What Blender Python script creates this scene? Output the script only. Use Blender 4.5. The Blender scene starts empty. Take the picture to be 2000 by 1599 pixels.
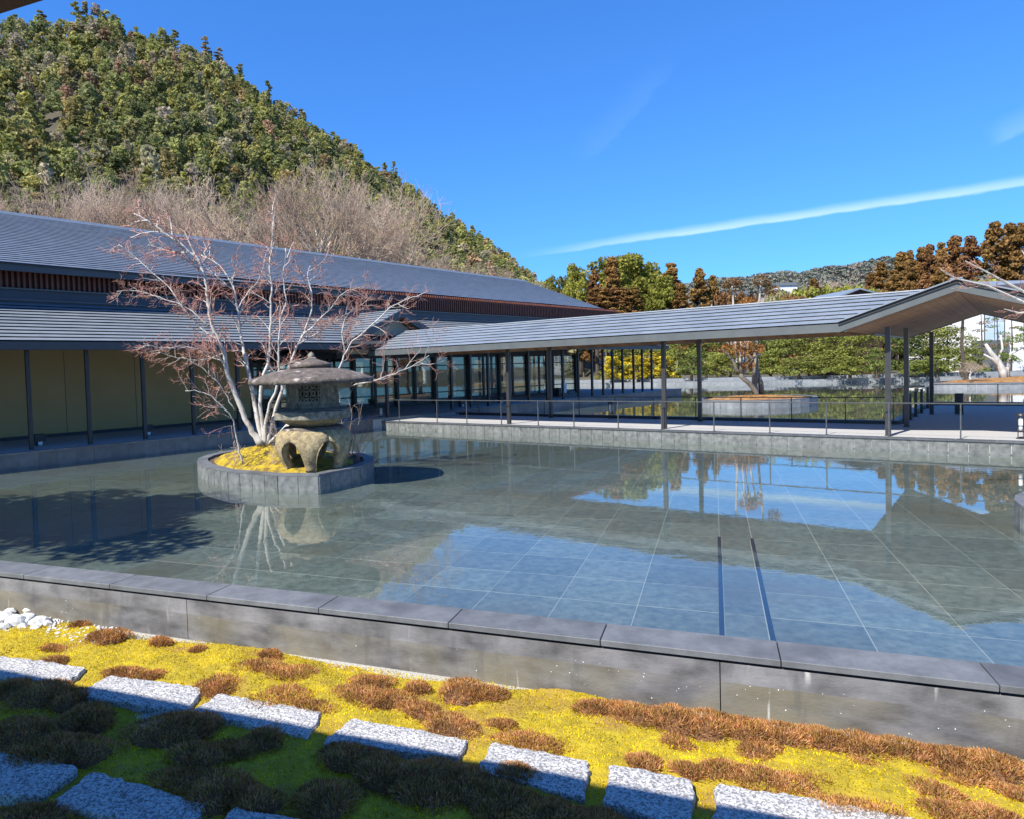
import bpy, math, random
import numpy as np
from mathutils import Vector, Matrix
S = bpy.context.scene
COL = S.collection
R = random.Random(7)
NR = np.random.RandomState(11)

# ---------------------------------------------------------------- camera, sky, sun, exposure
F, CX, CY, PITCH, ROLL, CAMH = 1359.6, 855.2, 773.9, .0380, -.0308, 2.0
def camera():
    c, s = math.cos(PITCH), math.sin(PITCH)
    M = np.array([[1, 0, 0], [0, -s, -c], [0, c, -s]])
    c, s = math.cos(ROLL), math.sin(ROLL)
    M = np.array([[c, -s, 0], [s, c, 0], [0, 0, 1]]) @ M
    cam = bpy.data.cameras.new('camera')
    cam.sensor_width = 36
    cam.lens = F / 2000 * 36
    cam.shift_x = (1000 - CX) / 2000
    cam.shift_y = -(799.5 - CY) / 2000
    cam.clip_start, cam.clip_end = .05, 9000
    o = bpy.data.objects.new('camera', cam)
    m = Matrix([[M[0][0], -M[1][0], -M[2][0], 0], [M[0][1], -M[1][1], -M[2][1], 0], [M[0][2], -M[1][2], -M[2][2], CAMH], [0, 0, 0, 1]])
    o.matrix_world = m
    COL.objects.link(o)
    S.camera = o
camera()
SUN = Vector((-.645, -.59, 1)).normalized()
SUN_EL = math.asin(SUN.z)
SUN_AZ = math.atan2(SUN.x, SUN.y)
world = bpy.data.worlds.new('World'); S.world = world; world.use_nodes = True
def build_world():
    nt = world.node_tree; N = nt.nodes; L = nt.links; N.clear()
    out = N.new('ShaderNodeOutputWorld'); bg = N.new('ShaderNodeBackground'); bg.inputs[1].default_value = .145
    sky = N.new('ShaderNodeTexSky'); sky.sky_type = 'NISHITA'; sky.sun_disc = False
    sky.sun_elevation = SUN_EL; sky.sun_rotation = SUN_AZ
    sky.air_density = 1.0; sky.dust_density = .25; sky.ozone_density = 2.2; sky.altitude = 300
    # tone of the clear sky: per-channel curve that keeps the zenith-to-horizon fall but deepens the blue
    sp0 = N.new('ShaderNodeSeparateColor'); L.new(sky.outputs[0], sp0.inputs[0]); cb = N.new('ShaderNodeCombineColor')
    for i, (g_, k_) in enumerate(((.85, 4.4), (.80, 9.6), (.66, 13.6))):
        a = N.new('ShaderNodeMath'); a.operation = 'MULTIPLY'; a.inputs[1].default_value = .03; L.new(sp0.outputs[i], a.inputs[0])
        b_ = N.new('ShaderNodeMath'); b_.operation = 'POWER'; b_.inputs[1].default_value = g_; L.new(a.outputs[0], b_.inputs[0])
        c_ = N.new('ShaderNodeMath'); c_.operation = 'MULTIPLY'; c_.inputs[1].default_value = k_; L.new(b_.outputs[0], c_.inputs[0]); L.new(c_.outputs[0], cb.inputs[i])
    # thin cirrus: a long straight streak low on the right and two faint wisps above it
    tc = N.new('ShaderNodeTexCoord')
    def vmath(op, a, b=None):
        n = N.new('ShaderNodeVectorMath'); n.operation = op; L.new(a, n.inputs[0])
        if b is not None: n.inputs[1].default_value = b
        return n
    def m(op, a, b):
        n = N.new('ShaderNodeMath'); n.operation = op
        for i, v in enumerate((a, b)):
            if hasattr(v, 'name'): L.new(v, n.inputs[i])
            else: n.inputs[i].default_value = v
        return n.outputs[0]
    nz = N.new('ShaderNodeTexNoise'); nz.inputs['Scale'].default_value = 7; nz.inputs['Detail'].default_value = 6; nz.inputs['Roughness'].default_value = .65
    mp = N.new('ShaderNodeMapping'); mp.inputs['Scale'].default_value = (1, 1, 4); L.new(tc.outputs['Generated'], mp.inputs[0]); L.new(mp.outputs[0], nz.inputs['Vector'])
    streaks = []
    for (p0, p1, w, soft, amp) in CLOUDS:
        a = Vector(p0).normalized(); b = Vector(p1).normalized()
        nrm = a.cross(b).normalized()
        if nrm.z < 0: nrm = -nrm
        along = (b - a * a.dot(b)).normalized()
        d = vmath('DOT_PRODUCT', tc.outputs['Generated'], nrm).outputs['Value']
        ang = m('ARCTAN2', vmath('DOT_PRODUCT', tc.outputs['Generated'], along).outputs['Value'], vmath('DOT_PRODUCT', tc.outputs['Generated'], a).outputs['Value'])
        t = m('DIVIDE', ang, math.acos(max(-1, min(1, a.dot(b)))))
        d = m('ADD', d, m('MULTIPLY', m('SUBTRACT', nz.outputs['Fac'], .5), soft))
        # profile: crisp lower edge, long soft upper fade
        up = N.new('ShaderNodeMapRange'); up.interpolation_type = 'SMOOTHSTEP'; L.new(d, up.inputs[0])
        up.inputs[1].default_value = -w * .25; up.inputs[2].default_value = 0.0
        dn = N.new('ShaderNodeMapRange'); dn.interpolation_type = 'SMOOTHSTEP'; L.new(d, dn.inputs[0])
        dn.inputs[1].default_value = w; dn.inputs[2].default_value = 0.0; dn.inputs[3].default_value = 0; dn.inputs[4].default_value = 1
        s0 = N.new('ShaderNodeMapRange'); s0.interpolation_type = 'SMOOTHSTEP'; L.new(t, s0.inputs[0]); s0.inputs[1].default_value = -.05; s0.inputs[2].default_value = .35
        s1 = N.new('ShaderNodeMapRange'); s1.interpolation_type = 'SMOOTHSTEP'; L.new(t, s1.inputs[0]); s1.inputs[1].default_value = 1.6; s1.inputs[2].default_value = 1.0
        v = m('MULTIPLY', m('MULTIPLY', up.outputs[0], dn.outputs[0]), m('MULTIPLY', s0.outputs[0], s1.outputs[0]))
        v = m('MULTIPLY', v, m('MULTIPLY', m('ADD', nz.outputs['Fac'], .5), amp))
        streaks.append(v)
    tot = streaks[0]
    for s in streaks[1:]: tot = m('MAXIMUM', tot, s)
    mix = N.new('ShaderNodeMix'); mix.data_type = 'RGBA'; L.new(tot, mix.inputs[0]); L.new(cb.outputs[0], mix.inputs[6]); mix.inputs[7].default_value = (2.6, 3.6, 4.2, 1)
    L.new(mix.outputs[2], bg.inputs[0]); L.new(bg.outputs[0], out.inputs[0])
CLOUDS = [((.124, .980, .153), (.634, .752, .178), .012, .010, .62),
          ((.198, .944, .263), (.275, .900, .338), .04, .05, .035),
          ((.605, .764, .224), (.643, .726, .242), .025, .02, .16)]
build_world()
sl = bpy.data.lights.new('sun', 'SUN'); sl.energy = 4.6; sl.angle = math.radians(.55); sl.color = (1.0, .95, .87)
so = bpy.data.objects.new('sun', sl); so.rotation_euler = SUN.to_track_quat('Z', 'Y').to_euler(); so.location = (-60, -60, 90); COL.objects.link(so)
S.view_settings.view_transform = 'Standard'; S.view_settings.look = 'None'; S.view_settings.gamma = 1; S.view_settings.exposure = 1.0
S.view_settings.use_curve_mapping = False
S.render.engine = 'CYCLES'
S.cycles.max_bounces = 8; S.cycles.transparent_max_bounces = 12; S.cycles.diffuse_bounces = 3; S.cycles.glossy_bounces = 4
S.cycles.use_denoising = True
try: S.cycles.denoiser = 'OPENIMAGEDENOISE'
except Exception: pass

# ---------------------------------------------------------------- frames and helpers
AA, AD = .6988, .3793
class Frame:
    def __init__(s, ox, oy, ang): s.ox, s.oy, s.ang, s.c, s.s = ox, oy, ang, math.cos(ang), math.sin(ang)
    def w(s, p): return Vector((s.ox + p[0] * s.c - p[1] * s.s, s.oy + p[0] * s.s + p[1] * s.c, p[2] if len(p) > 2 else 0))
W = Frame(0, 0, 0)
AB = Frame(0, 0, math.pi / 2 - AA)          # x along the pavilion axis, y along the covered walkway
DC = Frame(0, 0, math.pi / 2 - AD)          # x away from the garden wall, y along it
_o = AB.w((0, 18.8, 0)); UV = Frame(_o.x, _o.y, AB.ang - .06)   # x along the long building, y into it
def to_frame(fr, x, y):
    x -= fr.ox; y -= fr.oy
    return (x * fr.c + y * fr.s, -x * fr.s + y * fr.c)

class MB:
    def __init__(s): s.v = []; s.f = []; s.m = []
    def quad(s, a, b, c, d, m=0):
        n = len(s.v); s.v += [tuple(a), tuple(b), tuple(c), tuple(d)]; s.f.append((n, n + 1, n + 2, n + 3)); s.m.append(m)
    def poly(s, pts, m=0):
        n = len(s.v); s.v += [tuple(p) for p in pts]; s.f.append(tuple(range(n, n + len(pts)))); s.m.append(m)
    def hexa(s, P, m=0):                     # 8 corners: bottom 4 (ccw), top 4 (ccw)
        n = len(s.v); s.v += [tuple(p) for p in P]
        for q in ((3, 2, 1, 0), (4, 5, 6, 7), (0, 1, 5, 4), (1, 2, 6, 5), (2, 3, 7, 6), (3, 0, 4, 7)):
            s.f.append(tuple(n + i for i in q)); s.m.append(m)
    def box(s, x0, y0, z0, x1, y1, z1, m=0):
        s.hexa([(x0, y0, z0), (x1, y0, z0), (x1, y1, z0), (x0, y1, z0), (x0, y0, z1), (x1, y0, z1), (x1, y1, z1), (x0, y1, z1)], m)
    def bbox(s, x0, y0, z0, x1, y1, z1, b=.01, m=0):   # box with a chamfered top and sides
        n = len(s.v)
        def ring(i, z): return [(x0 + i, y0 + i, z), (x1 - i, y0 + i, z), (x1 - i, y1 - i, z), (x0 + i, y1 - i, z)]
        s.v += ring(0, z0) + ring(0, z1 - b) + ring(b, z1)
        for k in (0, 4):
            for i in range(4): j = (i + 1) % 4; s.f.append((n + k + i, n + k + j, n + k + 4 + j, n + k + 4 + i)); s.m.append(m)
        s.f.append((n + 8, n + 9, n + 10, n + 11)); s.m.append(m); s.f.append((n + 3, n + 2, n + 1, n)); s.m.append(m)
    def prism(s, pts, z0, z1, m=0):
        n = len(s.v); k = len(pts)
        s.v += [(p[0], p[1], z0) for p in pts] + [(p[0], p[1], z1) for p in pts]
        s.f.append(tuple(range(n + k - 1, n - 1, -1))); s.f.append(tuple(range(n + k, n + 2 * k))); s.m += [m, m]
        for i in range(k): j = (i + 1) % k; s.f.append((n + i, n + j, n + k + j, n + k + i)); s.m.append(m)
    def tube(s, pts, rad, n=6, m=0, cap=True):
        b = len(s.v); pts = [Vector(p) for p in pts]; k = len(pts)
        if not hasattr(rad, '__len__'): rad = [rad] * k
        u = None
        for i, p in enumerate(pts):
            t = (pts[min(i + 1, k - 1)] - pts[max(i - 1, 0)])
            t = t.normalized() if t.length > 1e-9 else Vector((0, 0, 1))
            if u is None: u = t.orthogonal().normalized()
            u = (u - t * u.dot(t)); u = u.normalized() if u.length > 1e-6 else t.orthogonal().normalized()
            w_ = t.cross(u)
            for q in range(n):
                a = 2 * math.pi * q / n; s.v.append(tuple(p + (u * math.cos(a) + w_ * math.sin(a)) * rad[i]))
        for i in range(k - 1):
            for q in range(n):
                r_ = (q + 1) % n; s.f.append((b + i * n + q, b + i * n + r_, b + (i + 1) * n + r_, b + (i + 1) * n + q)); s.m.append(m)
        if cap: s.f.append(tuple(b + (k - 1) * n + q for q in range(n))); s.m.append(m); s.f.append(tuple(b + q for q in range(n - 1, -1, -1))); s.m.append(m)
    def lathe(s, cx, cy, prof, n=24, m=0, fn=None):
        b = len(s.v)
        for (r_, z) in prof:
            for q in range(n):
                a = 2 * math.pi * q / n; k = fn(a, r_, z) if fn else 1
                s.v.append((cx + r_ * k * math.cos(a), cy + r_ * k * math.sin(a), z))
        for i in range(len(prof) - 1):
            for q in range(n):
                r2 = (q + 1) % n; s.f.append((b + i * n + q, b + i * n + r2, b + (i + 1) * n + r2, b + (i + 1) * n + q)); s.m.append(m)
    def mesh(s, name, mats, base=(0, 0, 0), smooth=False):
        me = bpy.data.meshes.new(name)
        v = np.array(s.v, dtype=float).reshape(-1, 3) - np.array(base, dtype=float)
        me.from_pydata(v.tolist(), [], s.f)
        for mm in (mats if isinstance(mats, (list, tuple)) else [mats]): me.materials.append(mm)
        if any(s.m): me.polygons.foreach_set('material_index', s.m)
        if smooth: me.polygons.foreach_set('use_smooth', [True] * len(me.polygons))
        me.update()
        return me
def props(o, label=None, cat=None, group=None, kind=None):
    if label: o['label'] = label
    if cat: o['category'] = cat
    if group: o['group'] = group
    if kind: o['kind'] = kind
    return o
def link(name, data, parent=None, loc=(0, 0, 0), rz=0, scale=None):
    o = bpy.data.objects.new(name, data); COL.objects.link(o)
    if parent is not None: o.parent = parent
    o.location = loc; o.rotation_euler = (0, 0, rz)
    if scale is not None: o.scale = scale if hasattr(scale, '__len__') else (scale,) * 3
    return o
class Thing:
    """An Empty at the base of a thing; parts are authored in the coordinates of the frame fr."""
    def __init__(s, name, label, cat, fr=W, base=(0, 0, 0), group=None, kind=None):
        s.fr, s.base = fr, Vector(base)
        s.o = link(name, None, None, fr.w(base), fr.ang); s.o.empty_display_size = .2
        props(s.o, label, cat, group, kind)
    def part(s, name, mb, mat, parent=None, smooth=False, label=None, kind=None):
        o = link(name, mb.mesh(name, mat, s.base, smooth), s.o if parent is None else parent)
        return props(o, label, None, None, kind)
    def rep(s, name, mesh, loc, parent=None, rz=0):
        p = Vector(loc) - s.base
        return link(name, mesh, s.o if parent is None else parent, p, rz)
def single(name, mb, mat, label=None, cat=None, fr=W, base=(0, 0, 0), group=None, kind=None, smooth=False):
    o = link(name, mb.mesh(name, mat, base, smooth), None, fr.w(base), fr.ang)
    return props(o, label, cat, group, kind)
def np_mesh(name, verts, faces, mats, midx=None, smooth=False, attr=None):
    """verts (n,3); faces (m,k) all of the same size"""
    me = bpy.data.meshes.new(name); verts = np.asarray(verts, dtype=np.float32); faces = np.asarray(faces, dtype=np.int32)
    k = faces.shape[1]; me.vertices.add(len(verts)); me.vertices.foreach_set('co', verts.ravel())
    me.loops.add(faces.size); me.loops.foreach_set('vertex_index', faces.ravel())
    me.polygons.add(len(faces)); me.polygons.foreach_set('loop_start', np.arange(0, faces.size, k, dtype=np.int32))
    me.polygons.foreach_set('loop_total', np.full(len(faces), k, dtype=np.int32))
    for mm in (mats if isinstance(mats, (list, tuple)) else [mats]): me.materials.append(mm)
    if midx is not None: me.polygons.foreach_set('material_index', np.asarray(midx, dtype=np.int32))
    if smooth: me.polygons.foreach_set('use_smooth', np.ones(len(faces), dtype=bool))
    if attr is not None:
        a = me.attributes.new('tint', 'FLOAT', 'POINT'); a.data.foreach_set('value', np.asarray(attr, dtype=np.float32))
    me.update(calc_edges=True)
    return me
ORD = 'first second third fourth fifth sixth seventh eighth ninth tenth eleventh twelfth thirteenth fourteenth fifteenth sixteenth seventeenth eighteenth nineteenth twentieth'.split()
def ordw(i):
    if i < 20: return ORD[i]
    t = 'twenty thirty forty'.split()[(i + 1) // 10 - 2]
    if (i + 1) % 10 == 0: return {'twenty': 'twentieth', 'thirty': 'thirtieth', 'forty': 'fortieth'}[t]
    return t + ' ' + ORD[(i + 1) % 10 - 1]

# ---------------------------------------------------------------- materials
def mk(name, c1, c2=None, scale=6, rough=.7, bump=0, bscale=None, metal=0, rand=0, coord='pos', detail=5, stretch=(1, 1, 1), spec=.5, contrast=(.3, .7), c3=None, c3s=1.5, c3r=(.5, .7), nrough=.55):
    m = bpy.data.materials.new(name); m.use_nodes = True
    nt = m.node_tree; N = nt.nodes; L = nt.links; b = N['Principled BSDF']
    b.inputs['Roughness'].default_value = rough; b.inputs['Metallic'].default_value = metal; b.inputs['Specular IOR Level'].default_value = spec
    c2 = c2 or c1
    if coord == 'pos': src = N.new('ShaderNodeNewGeometry').outputs['Position']
    else: src = N.new('ShaderNodeTexCoord').outputs['Object']
    mp = N.new('ShaderNodeMapping'); mp.inputs['Scale'].default_value = stretch; L.new(src, mp.inputs[0])
    nz = N.new('ShaderNodeTexNoise'); nz.inputs['Scale'].default_value = scale; nz.inputs['Detail'].default_value = detail; nz.inputs['Roughness'].default_value = nrough; L.new(mp.outputs[0], nz.inputs['Vector'])
    cr = N.new('ShaderNodeValToRGB'); cr.color_ramp.elements[0].position, cr.color_ramp.elements[1].position = contrast
    cr.color_ramp.elements[0].color = (*c1, 1); cr.color_ramp.elements[1].color = (*c2, 1); L.new(nz.outputs['Fac'], cr.inputs[0])
    col = cr.outputs[0]
    if c3:
        n3 = N.new('ShaderNodeTexNoise'); n3.inputs['Scale'].default_value = c3s; n3.inputs['Detail'].default_value = 6; L.new(mp.outputs[0], n3.inputs['Vector'])
        r3 = N.new('ShaderNodeMapRange'); r3.inputs[1].default_value, r3.inputs[2].default_value = c3r; L.new(n3.outputs['Fac'], r3.inputs[0])
        mx = N.new('ShaderNodeMix'); mx.data_type = 'RGBA'; L.new(r3.outputs[0], mx.inputs[0]); L.new(col, mx.inputs[6]); mx.inputs[7].default_value = (*c3, 1); col = mx.outputs[2]
    if rand:
        oi = N.new('ShaderNodeObjectInfo'); mr = N.new('ShaderNodeMapRange'); L.new(oi.outputs['Random'], mr.inputs[0])
        mr.inputs[3].default_value = 1 - rand; mr.inputs[4].default_value = 1 + rand
        hs = N.new('ShaderNodeHueSaturation'); L.new(col, hs.inputs['Color']); L.new(mr.outputs[0], hs.inputs['Value']); col = hs.outputs[0]
    L.new(col, b.inputs['Base Color'])
    if bump:
        n2 = N.new('ShaderNodeTexNoise'); n2.inputs['Scale'].default_value = bscale or scale * 4; n2.inputs['Detail'].default_value = 4; L.new(mp.outputs[0], n2.inputs['Vector'])
        bp = N.new('ShaderNodeBump'); bp.inputs['Strength'].default_value = 1; bp.inputs['Distance'].default_value = bump; L.new(n2.outputs['Fac'], bp.inputs['Height']); L.new(bp.outputs[0], b.inputs['Normal'])
    return m
def leafmat(name, cols, trans=.3, nscale=.35, use='random', spread=1.0, var=.55):
    """foliage: tint picked per object (or per point attribute), broken up by noise in world space"""
    m = bpy.data.materials.new(name); m.use_nodes = True
    nt = m.node_tree; N = nt.nodes; L = nt.links; N.clear()
    out = N.new('ShaderNodeOutputMaterial')
    if use == 'random': src = N.new('ShaderNodeObjectInfo').outputs['Random']
    elif use == 'noise':
        g0 = N.new('ShaderNodeNewGeometry'); n0 = N.new('ShaderNodeTexNoise'); n0.inputs['Scale'].default_value = 2.6; n0.inputs['Detail'].default_value = 6; n0.inputs['Roughness'].default_value = .7; L.new(g0.outputs['Position'], n0.inputs['Vector'])
        r0 = N.new('ShaderNodeMapRange'); r0.inputs[1].default_value = .32; r0.inputs[2].default_value = .68; L.new(n0.outputs['Fac'], r0.inputs[0]); src = r0.outputs[0]
    elif use == 'island': src = N.new('ShaderNodeNewGeometry').outputs['Random Per Island']
    else:
        a = N.new('ShaderNodeAttribute'); a.attribute_name = 'tint'; src = a.outputs['Fac']
    cr = N.new('ShaderNodeValToRGB'); cr.color_ramp.interpolation = 'LINEAR'
    els = cr.color_ramp.elements
    while len(els) < len(cols): els.new(.5)
    for i, c in enumerate(cols): els[i].position = i / max(1, len(cols) - 1); els[i].color = (*c, 1)
    L.new(src, cr.inputs[0])
    g = N.new('ShaderNodeNewGeometry'); nz = N.new('ShaderNodeTexNoise'); nz.inputs['Scale'].default_value = nscale; nz.inputs['Detail'].default_value = 3; L.new(g.outputs['Position'], nz.inputs['Vector'])
    n2 = N.new('ShaderNodeMath'); n2.operation = 'ADD'; L.new(nz.outputs['Fac'], n2.inputs[0])
    mr0 = N.new('ShaderNodeMapRange'); L.new(g.outputs['Random Per Island'], mr0.inputs[0]); mr0.inputs[3].default_value = -.15; mr0.inputs[4].default_value = .15
    L.new(mr0.outputs[0], n2.inputs[1])
    mr = N.new('ShaderNodeMapRange'); L.new(n2.outputs[0], mr.inputs[0]); mr.inputs[1].default_value = .25; mr.inputs[2].default_value = .75; mr.inputs[3].default_value = 1 - var; mr.inputs[4].default_value = 1 + var * 1.1
    hs = N.new('ShaderNodeHueSaturation'); L.new(cr.outputs[0], hs.inputs['Color']); L.new(mr.outputs[0], hs.inputs['Value'])
    d = N.new('ShaderNodeBsdfDiffuse'); t = N.new('ShaderNodeBsdfTranslucent'); L.new(hs.outputs[0], d.inputs[0]); L.new(hs.outputs[0], t.inputs[0])
    ms = N.new('ShaderNodeMixShader'); ms.inputs[0].default_value = trans; L.new(d.outputs[0], ms.inputs[1]); L.new(t.outputs[0], ms.inputs[2]); L.new(ms.outputs[0], out.inputs[0])
    return m

M_tile = mk('pool_slate', (.068, .082, .070), (.152, .168, .145), 11, .5, .0, rand=.16, detail=9, nrough=.7, contrast=(.34, .68), c3=(.10, .09, .06), c3s=.5, c3r=(.5, .75))
M_grout = mk('grout', (.22, .23, .21), (.28, .29, .26), 8, .8)
M_cope = mk('coping_slate', (.085, .09, .095), (.16, .165, .17), 5, .6, .0010, 70, rand=.10, detail=10, nrough=.72, c3=(.07, .072, .075), c3s=1.6, c3r=(.52, .7))
M_face = mk('curb_slate', (.065, .072, .068), (.175, .18, .17), 9, .65, .0012, 50, rand=.12, detail=8)
M_mortar = mk('mortar', (.42, .42, .40), (.52, .52, .50), 10, .85)
M_deck = mk('deck_paving', (.31, .31, .30), (.42, .41, .395), 25, .75, .001, 90, rand=.03)
M_post = mk('dark_steel_post', (.022, .021, .022), (.035, .033, .034), 6, .42, rand=.05, spec=.5)
M_rail = mk('grey_steel_rail', (.05, .054, .058), (.08, .085, .09), 9, .4, metal=.2)
M_railb = mk('black_steel_rail', (.02, .02, .022), (.03, .03, .032), 9, .4)
M_rooft = mk('roof_slate', (.175, .20, .225), (.225, .25, .275), 2.5, .38, .0004, 40, rand=.035, detail=6, spec=.7, c3=(.15, .175, .20), c3s=.8, c3r=(.52, .8))
M_under = mk('roof_underlay', (.03, .03, .032), (.04, .04, .042), 5, .8)
M_fascia = mk('dark_metal_fascia', (.075, .085, .085), (.10, .11, .11), 3, .45, spec=.5)
M_fasciad = mk('building_fascia', (.045, .052, .058), (.06, .067, .073), 2, .5)
M_soffit = mk('cedar_soffit', (.16, .075, .028), (.34, .18, .075), 3, .55, .0006, 30, stretch=(1, 1, 1), detail=6, rand=.22)
M_plaster = mk('beige_plaster', (.42, .30, .13), (.46, .34, .155), 1.2, .85, .0006, 80)
M_plasterl = mk('pale_plaster', (.36, .33, .25), (.40, .37, .29), 1.2, .85)
M_skirt = mk('dark_skirting', (.03, .035, .045), (.04, .045, .055), 3, .6)
M_band = mk('dark_band_cladding', (.03, .04, .055), (.04, .05, .07), 2, .5)
M_red = mk('red_brown_louvre', (.10, .030, .018), (.16, .05, .03), 4, .6, rand=.1)
M_redb = mk('louvre_backing', (.035, .015, .012), (.05, .02, .015), 4, .8)
M_frame = mk('black_window_frame', (.012, .012, .013), (.018, .018, .02), 6, .4)
M_inner = mk('interior_plaster', (.5, .47, .4), (.56, .53, .46), 1, .8)
M_white = mk('white_wall', (.74, .74, .72), (.8, .8, .78), .6, .7, c3=(.62, .63, .63), c3s=.3, c3r=(.55, .8))
M_lampw = mk('opal_lamp_glass', (.75, .75, .72), None, 5, .3)
M_soil = mk('soil', (.05, .03, .02), (.12, .07, .04), 14, .95, .01, 40)
M_needle = mk('fallen_needle_litter', (.16, .07, .02), (.36, .20, .06), 5, .95, .01, 40, c3=(.10, .035, .015), c3s=2.2)
M_gravel = mk('pale_gravel', (.22, .21, .19), (.5, .48, .43), 60, .9, .008, 90)
M_ground = mk('ground_soil', (.06, .055, .035), (.11, .10, .06), .4, .95)
M_hill = mk('hill_ground', (.035, .035, .018), (.08, .065, .04), .08, .95)
M_rock = mk('white_rock', (.42, .42, .40), (.68, .67, .64), 9, .85, .012, 22, c3=(.25, .26, .24), c3s=6, c3r=(.55, .75))
M_bark = mk('grey_bark', (.10, .085, .065), (.22, .19, .15), 8, .9, .004, 30)
M_barkd = mk('dark_bark', (.04, .03, .022), (.09, .07, .05), 6, .9, .006, 20)
M_twig = mk('winter_twig', (.33, .235, .165), (.50, .385, .29), .25, .85, rand=.36)
M_twigw = mk('pale_winter_bark', (.42, .36, .29), (.60, .54, .46), .8, .85, rand=.12)
M_maple = mk('pale_maple_bark', (.36, .33, .29), (.58, .55, .50), 9, .8, .003, 40, stretch=(1, 1, .4), c3=(.14, .12, .10), c3s=6, c3r=(.56, .72))
M_mapler = mk('red_maple_twig', (.36, .155, .115), (.55, .30, .23), 3, .7)
M_lampb = M_railb

def water_mat():
    m = bpy.data.materials.new('still_water'); m.use_nodes = True; nt = m.node_tree; N = nt.nodes; L = nt.links; N.clear()
    out = N.new('ShaderNodeOutputMaterial'); tr = N.new('ShaderNodeBsdfTransparent'); tr.inputs[0].default_value = (.90, .95, .92, 1)
    gl = N.new('ShaderNodeBsdfGlossy'); gl.inputs['Roughness'].default_value = 0.0; gl.inputs[0].default_value = (1, 1, 1, 1)
    fr = N.new('ShaderNodeFresnel'); fr.inputs[0].default_value = 1.62
    g = N.new('ShaderNodeNewGeometry')
    hs = []
    for sc, st, w in ((1.1, (1, 1, 1), .0011), (6, (1.0, 1.0, 1), .0006), (22, (1, 1, 1), .00012)):
        mp = N.new('ShaderNodeMapping'); mp.inputs['Scale'].default_value = st; L.new(g.outputs['Position'], mp.inputs[0])
        nz = N.new('ShaderNodeTexNoise'); nz.inputs['Scale'].default_value = sc; nz.inputs['Detail'].default_value = 2; L.new(mp.outputs[0], nz.inputs['Vector'])
        mu = N.new('ShaderNodeMath'); mu.operation = 'MULTIPLY'; mu.inputs[1].default_value = w; L.new(nz.outputs['Fac'], mu.inputs[0]); hs.append(mu.outputs[0])
    a = N.new('ShaderNodeMath'); a.operation = 'ADD'; L.new(hs[0], a.inputs[0]); L.new(hs[1], a.inputs[1])
    a2 = N.new('ShaderNodeMath'); a2.operation = 'ADD'; L.new(a.outputs[0], a2.inputs[0]); L.new(hs[2], a2.inputs[1])
    # breeze patches: ripples come and go over the pool
    nb = N.new('ShaderNodeTexNoise'); nb.inputs['Scale'].default_value = .16; L.new(g.outputs['Position'], nb.inputs['Vector'])
    mr = N.new('ShaderNodeMapRange'); mr.inputs[1].default_value = .40; mr.inputs[2].default_value = .62; mr.inputs[3].default_value = .35; mr.inputs[4].default_value = 1.3; L.new(nb.outputs['Fac'], mr.inputs[0])
    a3 = N.new('ShaderNodeMath'); a3.operation = 'MULTIPLY'; L.new(a2.outputs[0], a3.inputs[0]); L.new(mr.outputs[0], a3.inputs[1])
    bp = N.new('ShaderNodeBump'); bp.inputs['Distance'].default_value = 1; bp.inputs['Strength'].default_value = 1; L.new(a3.outputs[0], bp.inputs['Height'])
    L.new(bp.outputs[0], gl.inputs['Normal']); L.new(bp.outputs[0], fr.inputs['Normal'])
    gb = N.new('ShaderNodeNewGeometry'); iv = N.new('ShaderNodeMath'); iv.operation = 'SUBTRACT'; iv.inputs[0].default_value = 1; L.new(gb.outputs['Backfacing'], iv.inputs[1])
    fm_ = N.new('ShaderNodeMath'); fm_.operation = 'MULTIPLY'; L.new(fr.outputs[0], fm_.inputs[0]); L.new(iv.outputs[0], fm_.inputs[1])
    ms = N.new('ShaderNodeMixShader'); L.new(fm_.outputs[0], ms.inputs[0]); L.new(tr.outputs[0], ms.inputs[1]); L.new(gl.outputs[0], ms.inputs[2]); L.new(ms.outputs[0], out.inputs[0])
    return m
M_water = water_mat()
def glass_mat():
    m = bpy.data.materials.new('window_glass'); m.use_nodes = True; nt = m.node_tree; N = nt.nodes; L = nt.links; N.clear()
    out = N.new('ShaderNodeOutputMaterial'); tr = N.new('ShaderNodeBsdfTransparent'); tr.inputs[0].default_value = (.75, .8, .78, 1)
    gl = N.new('ShaderNodeBsdfGlossy'); gl.inputs['Roughness'].default_value = 0.01; gl.inputs[0].default_value = (.9, .95, .92, 1)
    fr = N.new('ShaderNodeFresnel'); fr.inputs[0].default_value = 2.3
    gb = N.new('ShaderNodeNewGeometry'); iv = N.new('ShaderNodeMath'); iv.operation = 'SUBTRACT'; iv.inputs[0].default_value = 1; L.new(gb.outputs['Backfacing'], iv.inputs[1])
    fm_ = N.new('ShaderNodeMath'); fm_.operation = 'MULTIPLY'; L.new(fr.outputs[0], fm_.inputs[0]); L.new(iv.outputs[0], fm_.inputs[1])
    ms = N.new('ShaderNodeMixShader'); L.new(fm_.outputs[0], ms.inputs[0]); L.new(tr.outputs[0], ms.inputs[1]); L.new(gl.outputs[0], ms.inputs[2]); L.new(ms.outputs[0], out.inputs[0])
    return m
M_glass = glass_mat()
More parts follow.
